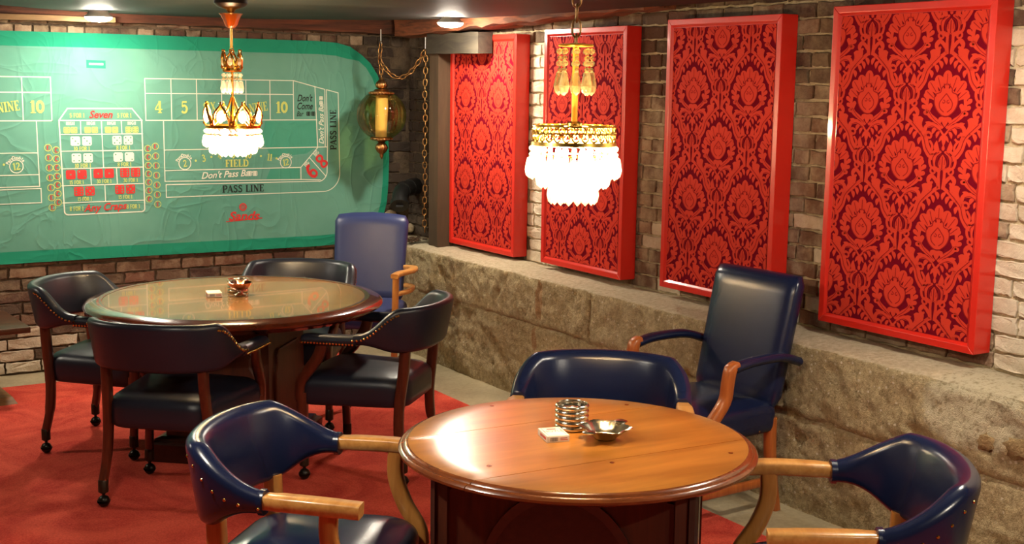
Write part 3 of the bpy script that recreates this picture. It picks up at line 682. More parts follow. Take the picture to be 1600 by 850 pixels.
# ================================================================== DAMASK PANELS
def damask_motif():
    S = .39/415; P = []; Q = []                # unit: 415 units = one repeat across
    def add(pts, dst=P): dst.append([(x*S, y*S*.8 if False else y*S*.857) for x, y in pts])
    def leaf(x0, y0, x1, y1, w, bend=0, dst=P, n=7, tipw=0):
        L = []; Rr = []; dx, dy = x1-x0, y1-y0; l = math.hypot(dx, dy); nx, ny = -dy/l, dx/l
        for i in range(n+1):
            t = i/n; ww = w/2*math.sin(math.pi*(t**.75))**.8 if 0 < t < 1 else 0; bb = bend*math.sin(math.pi*t)
            cx, cy = x0+dx*t+nx*bb, y0+dy*t+ny*bb
            L.append((cx+nx*ww, cy+ny*ww)); Rr.append((cx-nx*ww, cy-ny*ww))
        add(L+Rr[-2:0:-1], dst)
    def lobe(x0, y0, x1, y1, w, dst=P):
        dx, dy = x1-x0, y1-y0; l = math.hypot(dx, dy); nx, ny = -dy/l, dx/l; L = []; Rr = []
        for t, k in ((0, .28), (.25, .5), (.45, .78), (.62, .98), (.76, .95), (.88, .72), (.96, .42), (1, .0)):
            L.append((x0+dx*t+nx*w/2*k, y0+dy*t+ny*w/2*k)); Rr.append((x0+dx*t-nx*w/2*k, y0+dy*t-ny*w/2*k))
        add(L+Rr[-2::-1], dst)
    def strk(pts, w, dst=P):
        for pl in stroke_poly(pts, w, True): add(pl, dst)
    def spir(cx, cy, r, a0, turns, w, sgn=1, dst=P):
        n = 10; strk([(cx+r*(1-.8*i/n)*math.cos(R(a0)+sgn*turns*2*math.pi*i/n), cy+r*(1-.8*i/n)*math.sin(R(a0)+sgn*turns*2*math.pi*i/n)) for i in range(n+1)], w, dst)
    def both(fn):
        for s in (1, -1): fn(s)
    # palmette flower round (0,0)
    lobe(0, 60, 0, 156, 46)
    def fl(s):
        lobe(s*20, 54, s*50, 132, 48); lobe(s*40, 40, s*90, 104, 48); lobe(s*50, 14, s*108, 58, 40)
        strk([(s*8, -118), (s*44, -84), (s*82, -54), (s*96, -14), (s*92, 30)], [14, 22, 22, 16, 6])
        for k, (x, y, ux, uy) in enumerate(((78, -58, 112, -42), (92, -34, 122, -12), (97, -8, 126, 22), (94, 14, 110, 46), (80, -36, 76, 0))): lobe(s*x, y, s*ux, uy, 22)
        strk([(s*4, -150), (s*26, -122), (s*58, -104), (s*92, -112), (s*98, -138), (s*78, -142)], [10, 18, 24, 20, 12, 6]); leaf(s*40, -116, s*60, -150, 20, s*5); leaf(s*24, -132, s*38, -168, 16, s*4); leaf(s*66, -98, s*100, -92, 16)
        leaf(s*8, -64, s*28, -100, 24, s*6)
    both(fl)
    add([(58*math.cos(k*.314), 6+66*math.sin(k*.314)) for k in range(20)]); leaf(0, -62, 0, -112, 30); leaf(0, -142, 0, -206, 22); leaf(-6, -150, -26, -186, 14); leaf(6, -150, 26, -186, 14)
    # vase, bud at (0,-282)
    y0 = -282; leaf(0, y0-36, 0, y0+40, 40); leaf(0, y0+56, 0, y0+86, 16)
    def vz(s):
        strk([(s*6, y0-40), (s*40, y0-18), (s*36, y0+30), (s*8, y0+54)], [10, 13, 13, 8])
        strk([(s*10, y0-46), (s*58, y0-20), (s*62, y0+30), (s*30, y0+60)], [10, 13, 14, 5])
        leaf(s*22, y0+44, s*34, y0+106, 26, -s*8)
        spir(s*42, y0-42, 19, 90, 1, 10, -s); strk([(s*8, y0-34), (s*30, y0-24), (s*44, y0-24)], 8)
        strk([(s*14, y0-44), (s*14, y0-80), (s*10, y0-128)], [14, 16, 13])
        strk([(s*14, y0-128), (s*22, y0-92), (s*48, y0-66), (s*66, y0-86), (s*54, y0-106), (s*44, y0-92)], [12, 18, 22, 18, 12, 6])
        strk([(s*12, y0-118), (s*56, y0-152), (s*104, y0-196), (s*122, y0-250), (s*150, y0-292), (s*172, y0-302)], [18, 26, 34, 36, 28, 14])
        strk([(s*92, y0-178), (s*76, y0-140), (s*84, y0-104)], [30, 32, 10]); lobe(s*52, y0-146, s*58, y0-98, 26)
        spir(s*130, y0-196, 24, 200, 1, 11, -s); strk([(s*106, y0-220), (s*112, y0-190), (s*128, y0-174)], 11)
        for x, y, ux, uy in ((26, -138, 10, -178), (46, -156, 32, -196), (66, -174, 54, -214), (92, -200, 80, -240)): leaf(s*x, y0+y, s*ux, y0+uy, 20, -s*5)
        strk([(s*146, y0-284), (s*152, y0-244), (s*136, y0-216)], [12, 12, 5])
    both(vz)
    # dark veins that separate the lobes
    def vn(s):
        strk([(s*4, 92), (s*26, 70), (s*30, 52), (s*56, 38), (s*58, 0), (s*44, -34), (s*18, -58), (0, -64)], 5, Q); strk([(0, 46), (s*16, 26), (s*32, 2), (s*28, -24), (s*8, -42)], 4.5, Q); spir(s*13, 6, 10, 90, .8, 4, s, Q)
        strk([(s*44, y0-20), (s*48, y0+24), (s*18, y0+50)], 4, Q); strk([(s*22, y0-26), (s*26, y0+20), (s*6, y0+40)], 4, Q)
        strk([(s*30, 70), (s*46, 122)], 3.4, Q); strk([(s*52, 52), (s*84, 98)], 3.4, Q); strk([(s*64, 24), (s*98, 54)], 3.4, Q)
        strk([(s*40, y0-132), (s*100, y0-196), (s*120, y0-252), (s*146, y0-288)], 4, Q); strk([(s*20, -132), (s*58, -110), (s*86, -118)], 3.4, Q); strk([(s*16, -106), (s*60, -72), (s*88, -34)], 3.2, Q)
    both(vn); strk([(0, 84), (0, 140)], 3.4, Q); strk([(0, y0-32), (0, y0+30)], 5, Q); strk([(-12, y0-10), (-12, y0+18)], 3, Q); strk([(12, y0-10), (12, y0+18)], 3, Q)
    return P, Q
DAM = damask_motif()
def clip(poly, x0, x1, y0, y1):
    for ax, lim, sg in ((0, x0, 1), (0, x1, -1), (1, y0, 1), (1, y1, -1)):
        out = []
        for i in range(len(poly)):
            a, b_ = poly[i-1], poly[i]; da, db = (a[ax]-lim)*sg, (b_[ax]-lim)*sg
            if (da < 0) != (db < 0):
                t = da/(da-db); out.append((a[0]+(b_[0]-a[0])*t, a[1]+(b_[1]-a[1])*t))
            if db >= 0: out.append(b_)
        poly = out
        if len(poly) < 3: return None
    return poly
def damask_panel(y0, y1, z0, z1, label, ph):
    w, h = y1-y0, z1-z0; D = .098; fw = .043
    root = thing('damask_panel', label, 'wall panel', (XW-.014, (y0+y1)/2, z0), -math.pi/2, 'red damask panels on the brick wall')
    # local: x runs to the right as seen from the room, -y faces the room, z up
    MB().box((0, -.045, h/2), (w-.012, .086, h-.012)).build('backing_box', 'red_paint', root, 0)
    def rail(p, q, inn):                         # bevelled frame rail between outer corners p,q with mitred inner edge
        (ax, az), (bx, bz) = p, q; (cx, cz), (dx, dz) = inn
        fy, iy = -D, -D+.014; e = .006
        v = [(ax, -.002, az), (bx, -.002, bz), (ax, fy, az), (bx, fy, bz), (cx+(ax-cx)*.35, fy, cz+(az-cz)*.35), (dx+(bx-dx)*.35, fy, dz+(bz-dz)*.35), (cx, iy, cz), (dx, iy, dz), (cx, -.08, cz), (dx, -.08, dz)]
        b = MB(); b.add(v, [(0, 1, 3, 2), (2, 3, 5, 4), (4, 5, 7, 6), (6, 7, 9, 8), (0, 8, 9, 1), (0, 2, 4, 6, 8), (1, 9, 7, 5, 3)])
        b.build('frame_rail', 'red_paint', root, 0, bevel=.0025)
    o = [(-w/2, 0), (w/2, 0), (w/2, h), (-w/2, h)]; i_ = [(-w/2+fw, fw), (w/2-fw, fw), (w/2-fw, h-fw), (-w/2+fw, h-fw)]
    for k in range(4): rail(o[k], o[(k+1) % 4], (i_[k], i_[(k+1) % 4]))
    fx, f0, f1, fy = w/2-fw+.002, fw-.002, h-fw+.002, -.0885
    b = MB(); b.add([(-fx, fy, f0), (fx, fy, f0), (fx, fy, f1), (-fx, fy, f1)], [(0, 1, 2, 3)]); cl = b.build('wallpaper', 'damask_ground', root, 0)
    px, pz = .39, .39/415*640*.857
    for src, mat, lift, nm in ((DAM[0], 'damask_print', .0012, 'damask_pattern'), (DAM[1], 'damask_shade', .0020, 'damask_vein')):
        b = MB(); cnt = 0
        for c in range(-3, 4):
            for r in range(-1, 5):
                ox, oz = ph[0]+c*px/2, ph[1]+r*pz+(pz/2 if c % 2 else 0)
                for k, pl in enumerate(src):
                    q = clip([(x+ox, z+oz) for x, z in pl], -fx+.001, fx-.001, f0+.001, f1-.001)
                    if q: b.add([(x, fy-lift-(k % 9)*.00004, z) for x, z in q], [tuple(range(len(q)))])
        me = bpy.data.meshes.new(nm); me.from_pydata(b.v, [], b.f); me.materials.append(M[mat])
        oo = bpy.data.objects.new(nm, me); link(oo, cl); oo['kind'] = 'stuff'
    return root
LB = ['red damask panel partly hidden by the timber block on the post', 'red damask panel next to the pale whitewashed bricks, second from the post', 'red damask panel above the blue high-backed chair with padded arms', 'red damask panel beside the pale bricks above the plaster repair']
PH = [(-.01, .156), (-.01, .137), (.0, .195), (.0, .17)]
for (a, b_, c_, d_), l, ph in zip(PANELS, LB, PH): damask_panel(a, b_, c_, d_, l, ph)

# ================================================================== CHAIRS
def outline(w0, w1, y0, y1, rf, rb, n=7):
    """seat outline: w0 rear width, w1 front width, rounded corners, front bowed"""
    pts = []
    def corner(cx, cy, r, a0):
        for i in range(n+1):
            a = R(a0+90*i/n); pts.append((cx+r*math.cos(a), cy+r*math.sin(a)))
    corner(w1/2-rf, y1-rf, rf, 0); 
    pts.append((w1*.15, y1+.012)); pts.append((-w1*.15, y1+.012))
    corner(-w1/2+rf, y1-rf, rf, 90); corner(-w0/2+rb, y0+rb, rb, 180); corner(w0/2-rb, y0+rb, rb, 270)
    return pts
def cushion(b, pts, z0, z1, r, crown=.012, mi=0):
    cx = sum(p[0] for p in pts)/len(pts); cy = sum(p[1] for p in pts)/len(pts); rings = []
    ext = max(abs(p[0]-cx) for p in pts)
    def ring(ins, z, s=None):
        k = 1-ins/ext if s is None else s
        return [(cx+(x-cx)*k, cy+(y-cy)*k, z) for x, y in pts]
    rings.append(ring(.012, z0)); rings.append(ring(.002, z0+.01))
    rings.append(ring(0, (z0+z1-r)/2)); 
    for i in range(6):
        a = R(90*i/5); rings.append(ring(r*(1-math.cos(a)), z1-r+r*math.sin(a)))
    for s, f in ((.72, .55), (.45, .85), (.2, .97), (.03, 1)): rings.append(ring(0, z1+crown*f, s))
    return b.loft(rings, True, True, True, mi)
def band(b, wx, dy, yend, ztop, zbot, th, lean, a0, zt_end, zb_end, ex=2.6, n=40, sec=16, th_end=None, tfun=None):
    """wrap-around upholstered back; returns function giving points on its surface"""
    rings = []; info = []
    for i in range(n+1):
        t = -1+2*i/n; a = abs(t); ang = t*math.pi/2; s, c = math.sin(ang), math.cos(ang)
        f = 2/ex; x = wx*math.copysign(abs(s)**f, s); y = yend-dy*max(0, c)**f
        e = 1e-3; t2 = min(1-1e-6, max(-1+1e-6, t)); 
        def P(tt):
            an = tt*math.pi/2; return Vector((wx*math.copysign(abs(math.sin(an))**f, math.sin(an)), yend-dy*max(0, math.cos(an))**f, 0))
        d = (P(min(1, t+.012))-P(max(-1, t-.012))).normalized(); nrm = Vector((d.y, -d.x, 0))
        k = sstep(a0, 1.0, a); k2 = tfun(a) if tfun else k
        zt = ztop+.008*(1-a)-(ztop-zt_end)*k2; zb = zbot+(zb_end-zbot)*k
        tt = th+((th_end or th)-th)*k; h = zt-zb; r = min(tt, h)*.46
        ring = []
        for j in range(sec):
            q = j/sec*4; sd = int(q); u = q-sd
            # rounded rectangle walk, 4 points per side
            def rr(sx, sz, ang_):
                return (sx*(tt/2-r)+r*math.cos(ang_), sz*(h/2-r)+r*math.sin(ang_))
            sx, sz = ((1, 1), (-1, 1), (-1, -1), (1, -1))[sd]
            uu, vv = rr(sx, sz, R(90*sd+90*(u*4)/3 if u*4 <= 3 else 90*sd+90))
            vn = (vv+h/2)/h
            bulge = .010*math.sin(math.pi*vn)*(1-k) if uu < 0 else 0
            off = lean*(1-.55*a)*(vn-.0)*(h/(ztop-zbot))
            ring.append(Vector((x, y, (zt+zb)/2+vv))+nrm*(uu-bulge+off))
        rings.append(ring); info.append((Vector((x, y, 0)), nrm, zt, zb, tt, lean*(1-.55*a)*(h/(ztop-zbot))))
    b.loft(rings, True, True); return info
def nail_at(b, p, nrm, r=.0042):
    nrm = Vector(nrm).normalized(); a = Vector((0, 0, 1)) if abs(nrm.z) < .9 else Vector((1, 0, 0)); x = nrm.cross(a).normalized(); y = nrm.cross(x)
    p = Vector(p); base = [p+x*(r*math.cos(k*1.0472))+y*(r*math.sin(k*1.0472)) for k in range(6)]; mid = [p+nrm*r*.5+x*(r*.75*math.cos(k*1.0472))+y*(r*.75*math.sin(k*1.0472)) for k in range(6)]
    b.loft([base, mid], True, True)
def caster(leg, x, y, ztop):
    b = MB(); b.lathe([(.016, .062), (.021, .066), (.021, .115), (.019, .118)], 10, (x, y, 0)); b.build('ferrule', 'ferrule', leg)
    b = MB(); b.tube([(x, y, .035), (x, y, .066)], .007, 8); b.sphere((x, y, .0255), .0255, 12, 8)
    for s in (-1, 1): b.lathe([(.0268, -.004), (.0268, .004)], 12, (x, y, .0255))
    b.build('caster', 'caster', leg)
def captains_chair(label, loc, rz):
    root = thing('captains_chair', label, 'chair', loc, rz, 'dark captain\'s chairs around the larger table')
    b = MB(); cushion(b, outline(.47, .55, -.25, .255, .07, .10), .345, .478, .05); b.build('seat', 'leather_dark', root, 60)
    b = MB(); inf = band(b, .285, .275, -.035, .80, .60, .050, .045, .60, .682, .636, th_end=.060); b.build('backrest', 'leather_dark', root, 60)
    nl = MB()
    for i, (p, nr, zt, zb, tt, ln) in enumerate(inf):
        a = abs(-1+2*i/40)
        if a > .60:
            nx = inf[min(i+1, 40)] if i < 40 else inf[i]
            for u in (0, .5):
                zz = zt+(nx[2]-zt)*u; pp = p+(nx[0]-p)*u
                nail_at(nl, pp+nr*(tt/2+ln*.9+.0005)+Vector((0, 0, zz-.026)), nr, .0056)
    for s in (-1, 1):
        b = MB(); ring = []
        pth = [(s*.285, -.045, .653), (s*.287, .05, .650), (s*.290, .13, .649), (s*.290, .19, .648), (s*.289, .205, .646)]
        b.bar(cat_rom(pth, 4), [.066]*13+[.062, .058, .052, .044], [.046]*13+[.044, .040, .034, .024], (1, 0, 0), ch=.34); b.build('arm_pad', 'leather_dark', root, 60)
        for k in range(17): nail_at(nl, (s*(.3205+.0045*min(1, k/6)), -.035+k*.0145, .640), (s, 0, -.1), .0056)
        for k in range(7): nail_at(nl, (s*(.273), .215, .365+k*.016), (s*.75, .66, 0), .005)
        b = MB(); b.bar(cat_rom([(s*.287, .115, .640), (s*.285, .135, .575), (s*.275, .190, .50), (s*.268, .228, .44), (s*.266, .228, .36)], 5), .034, [.050]*11+[.046]*5+[.044]*5, (1, 0, 0)); b.build('arm_post', 'cherry_v', root, 50)
        b = MB(); b.bar(cat_rom([(s*.262, .222, .40), (s*.264, .222, .25), (s*.266, .217, .105)], 4), [.040]*5+[.032]*4, [.044]*5+[.034]*4, (1, 0, 0)); lg = b.build('leg', 'cherry_v', root, 50); caster(lg, s*.266, .216, .1)
        b = MB(); b.bar(cat_rom([(s*.212, -.240, .62), (s*.214, -.232, .50), (s*.222, -.216, .36), (s*.232, -.218, .22), (s*.242, -.240, .105)], 5), .034, [.046]*11+[.042]*5+[.034]*5, (1, 0, 0)); lg = b.build('leg', 'cherry_v', root, 50); caster(lg, s*.242, -.240, .1)
    o = nl.build('nail_trim', 'nail', root, 60); o['kind'] = 'stuff'
    return root
TBL1 = (2.057, 5.769); TBL2 = (2.078, 2.944)
fz = lambda dx, dy: math.atan2(dy, dx)-math.pi/2
cA = captains_chair("dark navy captain's chair at the larger table, backed by a honey-armed chair", (1.606, 5.205, CZ), fz(.68, .73))
dup(cA, (2.475, 5.165, CZ), fz(-.70, .715), "dark navy captain's chair at the larger table, nearest the smaller table")
dup(cA, (2.475, 6.128, CZ), fz(-.63, -.78), "dark navy captain's chair at the larger table, in front of the corner high-backed chair")
dup(cA, (1.57, 6.13, CZ), fz(.75, -.66), "dark navy captain's chair at the larger table, beside the low wooden bench")

def club_chair(label, loc, rz):
    root = thing('club_chair', label, 'chair', loc, rz, 'blue club chairs around the smaller table')
    b = MB(); cushion(b, outline(.47, .54, -.24, .27, .10, .12), .35, .475, .055, .02); b.build('seat', 'leather_blue', root, 60)
    b = MB(); inf = band(b, .285, .226, -.02, .80, .565, .064, .046, .42, .700, .640, ex=2.7, th_end=.058, n=44, tfun=lambda a: .82*max(0, (a-.50)/.50)**1.1+.18*sstep(.44, 1.0, a)); b.build('backrest', 'leather_blue', root, 60)
    nl = MB()
    for i, (p, nr, zt, zb, tt, ln) in enumerate(inf):
        a = abs(-1+2*i/44)
        if a > .42 and i % 2 == 0: nail_at(nl, p+nr*(tt/2+ln*(.84-.5*sstep(.42, 1, a))+.0005)+Vector((0, 0, zb+(.84-.5*sstep(.42, 1, a))*(zt-zb))), nr, .0052)
    o = nl.build('nail_trim', 'nail', root, 60); o['kind'] = 'stuff'
    for s in (-1, 1):
        b = MB(); b.bar([(s*.285, -.028, .670), (s*.285, -.012, .670)], .064, .066, (1, 0, 0), ch=.3); b.build('cuff', 'leather_blue', root, 60)
        b = MB(); b.bar(cat_rom([(s*.285, -.03, .672), (s*.290, .03, .675), (s*.296, .15, .676), (s*.292, .255, .672)], 4), [.046]*4+[.056]*6+[.052]*3, .038, (1, 0, 0), ch=.14); b.build('arm', 'honey', root, 50)
        b = MB(); b.bar(cat_rom([(s*.288, .165, .660), (s*.286, .165, .58), (s*.280, .195, .50), (s*.272, .245, .42), (s*.27, .25, .34)], 5), .036, [.046]*21, (1, 0, 0)); b.build('arm_post', 'honey_v', root, 50)
        b = MB(); b.bar([(s*.268, .245, .38), (s*.27, .24, .2), (s*.272, .235, 0)], [.044, .040, .032], [.044, .040, .032], (1, 0, 0)); b.build('leg', 'honey_v', root, 50)
        b = MB(); b.bar(cat_rom([(s*.195, -.198, .585), (s*.197, -.195, .46), (s*.205, -.198, .33), (s*.220, -.218, .15), (s*.235, -.250, 0)], 4), .038, [.052]*9+[.044]*8, (1, 0, 0)); b.build('leg', 'honey_v', root, 50)
    return root
cE = club_chair('blue leather club chair with honey-wood arms, back toward the larger table', (1.37, 3.255, CZ), fz(.715, -.70))
dup(cE, (2.53, 3.455, CZ), fz(-.63, -.78), 'blue leather club chair behind the smaller table, beside the high-backed chair')
dup(cE, (2.505, 2.29, CZ), fz(-.82, .57), 'blue leather club chair with honey-wood arms standing by the plaster repair')

def slab(b, w, t, z0, z1, y0, y1, r=.03, crown=.0, taper=1.0, n=10):
    """padded back: leaning slab from (y0,z0) to (y1,z1)"""
    rings = []
    for i in range(n+1):
        u = i/n; z = z0+(z1-z0)*u; y = y0+(y1-y0)*u
        e = min(u, 1-u)*(z1-z0); ins = 0 if e > r else r-math.sqrt(max(0, r*r-(r-e)**2))
        if i in (0, n): ins = r
        hw = w/2*(taper+(1-taper)*u)-ins*.6; ht = t/2-ins*.75
        ring = []
        for k in range(24):
            a = 2*math.pi*k/24; ca, sa = math.cos(a), math.sin(a)
            x = hw*math.copysign(abs(ca)**.35, ca); yy = ht*math.copysign(abs(sa)**.6, sa)
            zz = crown*(1-(x/hw)**2) if hw else 0
            ring.append((x, y+yy, z+zz*u))
        rings.append(ring)
    return b.loft(rings)
def highback(label, loc, rz, kind):
    g = kind == 'padded'
    lm = 'leather_blue' if g else 'leather_royal'; wd = 'orange_v' if g else 'honey_v'
    root = thing('high_back_armchair', label, 'armchair', loc, rz, 'blue high-backed armchairs by the footing')
    zt = .985 if g else .955
    b = MB(); cushion(b, outline(.50, .52, -.23, .27, .05, .05), .34 if g else .36, .465, .045, .02); b.build('seat', lm, root, 60)
    b = MB(); slab(b, .50 if g else .46, .085, .44, zt, -.215, -.335, .024 if g else .032, .0 if g else .018, .97 if g else .93, 14); b.build('backrest', lm, root, 60)
    nl = MB()
    for s in (-1, 1):
        if g:
            b = MB(); b.bar(cat_rom([(s*.285, -.285, .640), (s*.292, -.17, .672), (s*.298, .0, .672), (s*.296, .10, .655)], 5), .052, .036, (1, 0, 0), ch=.34); b.build('arm_pad', lm, root, 60)
            b = MB(); b.bar(cat_rom([(s*.296, .085, .668), (s*.296, .115, .655), (s*.293, .125, .60), (s*.287, .135, .52), (s*.278, .20, .43), (s*.274, .225, .38)], 4), .048, [.034]*4+[.044]*17, (1, 0, 0)); b.build('arm_post', wd, root, 50)
            for k in range(3): nail_at(nl, (s*.261, .12-k*.012, .350), (s, 0, 0), .004)
            nail_at(nl, (s*.262, -.10, .36), (s, 0, 0), .004); nail_at(nl, (s*.262, -.20, .40), (s, 0, 0), .004)
        else:
            b = MB(); b.bar(cat_rom([(s*.255, .215, 0), (s*.258, .212, .3), (s*.264, .205, .655)], 3), .034, .040, (1, 0, 0)); b.build('arm_post', wd, root, 50)
            b = MB(); b.bar(cat_rom([(s*.262, .235, .668), (s*.275, .15, .672), (s*.318, .02, .672), (s*.300, -.14, .664), (s*.235, -.235, .655)], 5), .046, .026, (1, 0, 0)); b.build('arm', 'honey', root, 50)
            b = MB(); b.bar(cat_rom([(s*.264, .205, .560), (s*.306, .05, .556), (s*.296, -.12, .552), (s*.235, -.21, .548)], 5), .030, .026, (1, 0, 0)); b.build('lower_arm', 'honey', root, 50)
        if g:
            b = MB(); b.bar([(s*.235, .225, .36), (s*.235, .222, .18), (s*.235, .218, 0)], [.044, .042, .036], [.044, .042, .036], (1, 0, 0)); b.build('leg', wd, root, 50)
        b = MB(); b.bar(cat_rom([(s*.225, -.20, .40), (s*.228, -.205, .22), (s*.232, -.245, -CZ if g else 0)], 4), [.044]*6+[.040]*3, [.048]*6+[.040]*3, (1, 0, 0)); FLOOR_CLAMP[0] = -CZ if g else 0; b.build('leg', wd, root, 50); FLOOR_CLAMP[0] = 0.
        b = MB(); b.bar([(s*.233, -.20, .125), (s*.235, .21, .125)], .022, .036, (1, 0, 0)); b.build('stretcher', wd, root, 50)
    b = MB(); b.bar([(-.23, .0, .125), (.23, .0, .125)], .022, .032, (0, 1, 0)); b.build('stretcher', wd, root, 50)
    if nl.v: o = nl.build('nail_trim', 'nail', root, 60); o['kind'] = 'stuff'
    return root
highback('blue high-backed armchair with padded arms, against the footing beside the smaller table', (3.465, 4.02, CZ), fz(-1, -.05), 'padded')
highback('bright blue high-backed armchair with bare curved wooden arms in the corner', (3.17, 6.76, CZ), fz(-.63, -.78), 'open')

# ================================================================== TABLES
def larger_table():
    root = thing('round_table', 'large round mahogany card table with mirror-polished top and square pedestal', 'table', (TBL1[0], TBL1[1], CZ), R(4))
    z = .743
    b = MB(); b.lathe([(.612, z-.028), (.612, z-.001)], 96); b.build('tabletop', 'veneer', root, 40)
    b = MB(); prof = [(.590, z-.030), (.613, z-.028), (.613, z+.0005), (.625, z+.003), (.640, z+.001), (.660, z-.004), (.682, z-.009), (.694, z-.016), (.700, z-.025), (.697, z-.034), (.684, z-.040), (.676, z-.046), (.660, z-.050), (.645, z-.062), (.590, z-.064)]
    b.lathe(prof, 96, cap0=False, cap1=False); b.build('rim', 'mahogany', root, 40)
    b = MB(); b.lathe([(.42, z-.10), (.43, z-.098), (.43, z-.031), (.42, z-.03)], 48); b.build('apron', 'dark_wood', root, 40)
    s = .255; b = MB(); rot = Matrix.Rotation(R(45), 3, 'Z')
    sq = lambda h, zz: [tuple(rot @ Vector((i*h, j*h, zz))) for i, j in ((-1, -1), (1, -1), (1, 1), (-1, 1))]
    b.loft([sq(s, .11), sq(s*.97, .64)]); b.build('pedestal', 'pedestal', root, 0)
    for k in range(4):
        ro = Matrix.Rotation(R(45+90*k), 3, 'Z'); b = MB()
        def pt(x, zz, y): return tuple(ro @ Vector((x, -y, zz)))
        shp = [(-.19, .17), (.19, .17), (.19, .42), (.165, .46), (.165, .50), (.14, .525), (-.14, .525), (-.165, .50), (-.165, .46), (-.19, .42)]
        f = lambda zz: s-(s*.03)*(zz-.11)/.53
        b.loft([[pt(x, zz, f(zz)-.004) for x, zz in shp], [pt(x, zz, f(zz)+.010) for x, zz in shp], [pt(x*.95, .34+(zz-.34)*.95, f(zz)+.013) for x, zz in shp]], False, True); b.build('raised_panel', 'pedestal', root, 0)
    b = MB(); b.loft([sq(.322, 0), sq(.322, .082), sq(.310, .090), sq(.300, .094), sq(.296, .104), sq(.27, .112)]); b.build('plinth', 'dark_wood', root, 0)
    return root
larger_table()
def smaller_table():
    root = thing('round_table', 'smaller round oak drop-leaf table with oval openings in its base', 'table', (TBL2[0], TBL2[1], CZ), 0)
    z = .743; rt = R(-3.5)
    prof = [(.46, z-.034), (.492, z-.034), (.512, z-.031), (.522, z-.024), (.5225, z-.017), (.517, z-.011), (.512, z-.0085), (.5075, z-.0085), (.503, z-.003), (.494, z), (.40, z+.0003), (.2, z+.0004), (.01, z+.0004)]
    src = MB().lathe(prof, 96)
    cuts = [(-9, -.2172), (-.2147, .2147), (.2172, 9)]
    for lo, hi in cuts:
        me = bpy.data.meshes.new('tabletop_board'); me.from_pydata(src.v, [], src.f); bm = bmesh.new(); bm.from_mesh(me)
        for lim, sg in ((lo, -1), (hi, 1)):
            if abs(lim) > 5: continue
            g = bmesh.ops.bisect_plane(bm, geom=bm.verts[:]+bm.edges[:]+bm.faces[:], plane_co=(0, lim, 0), plane_no=(0, sg, 0), clear_outer=True)
            bmesh.ops.holes_fill(bm, edges=[e for e in bm.edges if e.is_boundary], sides=0)
        bmesh.ops.recalc_face_normals(bm, faces=bm.faces); bm.to_mesh(me); bm.free()
        me.materials.append(M['table_oak']); me.materials.append(M['table_edge'])
        for p in me.polygons:
            c = p.center; p.material_index = 1 if math.hypot(c.x, c.y) > .493 or c.z < z-.03 else 0
            p.use_smooth = True
        me.set_sharp_from_angle(angle=R(40))
        o = bpy.data.objects.new('tabletop_board', me); link(o, root); o.rotation_euler[2] = rt
    for k, (x, y) in enumerate(((-.36, -.10), (.30, -.33), (-.05, -.24), (-.02, .45), (.37, .25))):
        b = MB(); b.lathe([(.007, z-.002), (.007, z+.0012)], 10, (x, y, 0)); b.build('plug', 'table_edge', root)
    # base: four faces with oval openings between chamfered corner posts, turned to the room's middle
    A = R(-42); hs = .352; pw = .302
    for k in range(4):
        ro = Matrix.Rotation(A+k*math.pi/2, 3, 'Z'); tr = lambda x, y, zz: tuple(ro @ Vector((x, y, zz)))
        n = 40; z0, z1, cz, rx, rz = .06, .70, .425, .212, .262
        outer = []; inner = []
        for i in range(n):
            a = 2*math.pi*i/n; ca, sa = math.cos(a), math.sin(a)
            m = min(pw/abs(ca) if abs(ca) > 1e-6 else 9, ((z1-z0)/2)/abs(sa) if abs(sa) > 1e-6 else 9)
            outer.append((m*ca, (z0+z1)/2+m*sa)); inner.append((rx*ca, cz+rz*sa))
        b = MB(); ring = lambda pts, y: [tr(x, y, zz) for x, zz in pts]
        b.loft([ring(outer, -hs+.03), ring(outer, -hs), ring(inner, -hs), ring(inner, -hs+.03)], False, False); b.build('side_panel', 'pedestal', root, 0)
        b = MB(); i2 = [(x*.93, cz+(zz-cz)*.93) for x, zz in inner]; i1 = [(x*1.04, cz+(zz-cz)*1.04) for x, zz in inner]
        b.loft([ring(i1, -hs+.002), ring(i1, -hs-.008), ring(i2, -hs-.004), ring(i2, -hs+.03)], False, False); b.build('oval_moulding', 'dark_wood', root, 50)
        b = MB(); b.loft([ring(i1, -hs+.034), ring(i1, -hs+.042)], True, True); b.build('inset_panel', 'dark_wood', root, 0)
        b = MB(); q = [(pw+.004, -hs-.012), (pw+.055, -hs+.010), (hs-.010+.0, -pw-.055+.0) if False else (hs-.010, -pw-.055), (hs+.012, -pw-.004), (hs-.03, -pw+.01), (pw-.01, -hs+.03)]
        b.loft([[tr(x, y, .03) for x, y in q], [tr(x, y, .705) for x, y in q]]); b.build('corner_post', 'pedestal', root, 0)
    ro = Matrix.Rotation(A, 3, 'Z'); sq = lambda h, zz: [tuple(ro @ Vector((i*h, j*h, zz))) for i, j in ((-1, -1), (1, -1), (1, 1), (-1, 1))]
    b = MB(); b.loft([sq(.31, 0), sq(.31, .06)]); b.build('base_board', 'dark_wood', root, 0)
    b = MB(); b.loft([sq(.30, .69), sq(.30, .708)]); b.build('top_block', 'dark_wood', root, 0)
    return root
smaller_table()
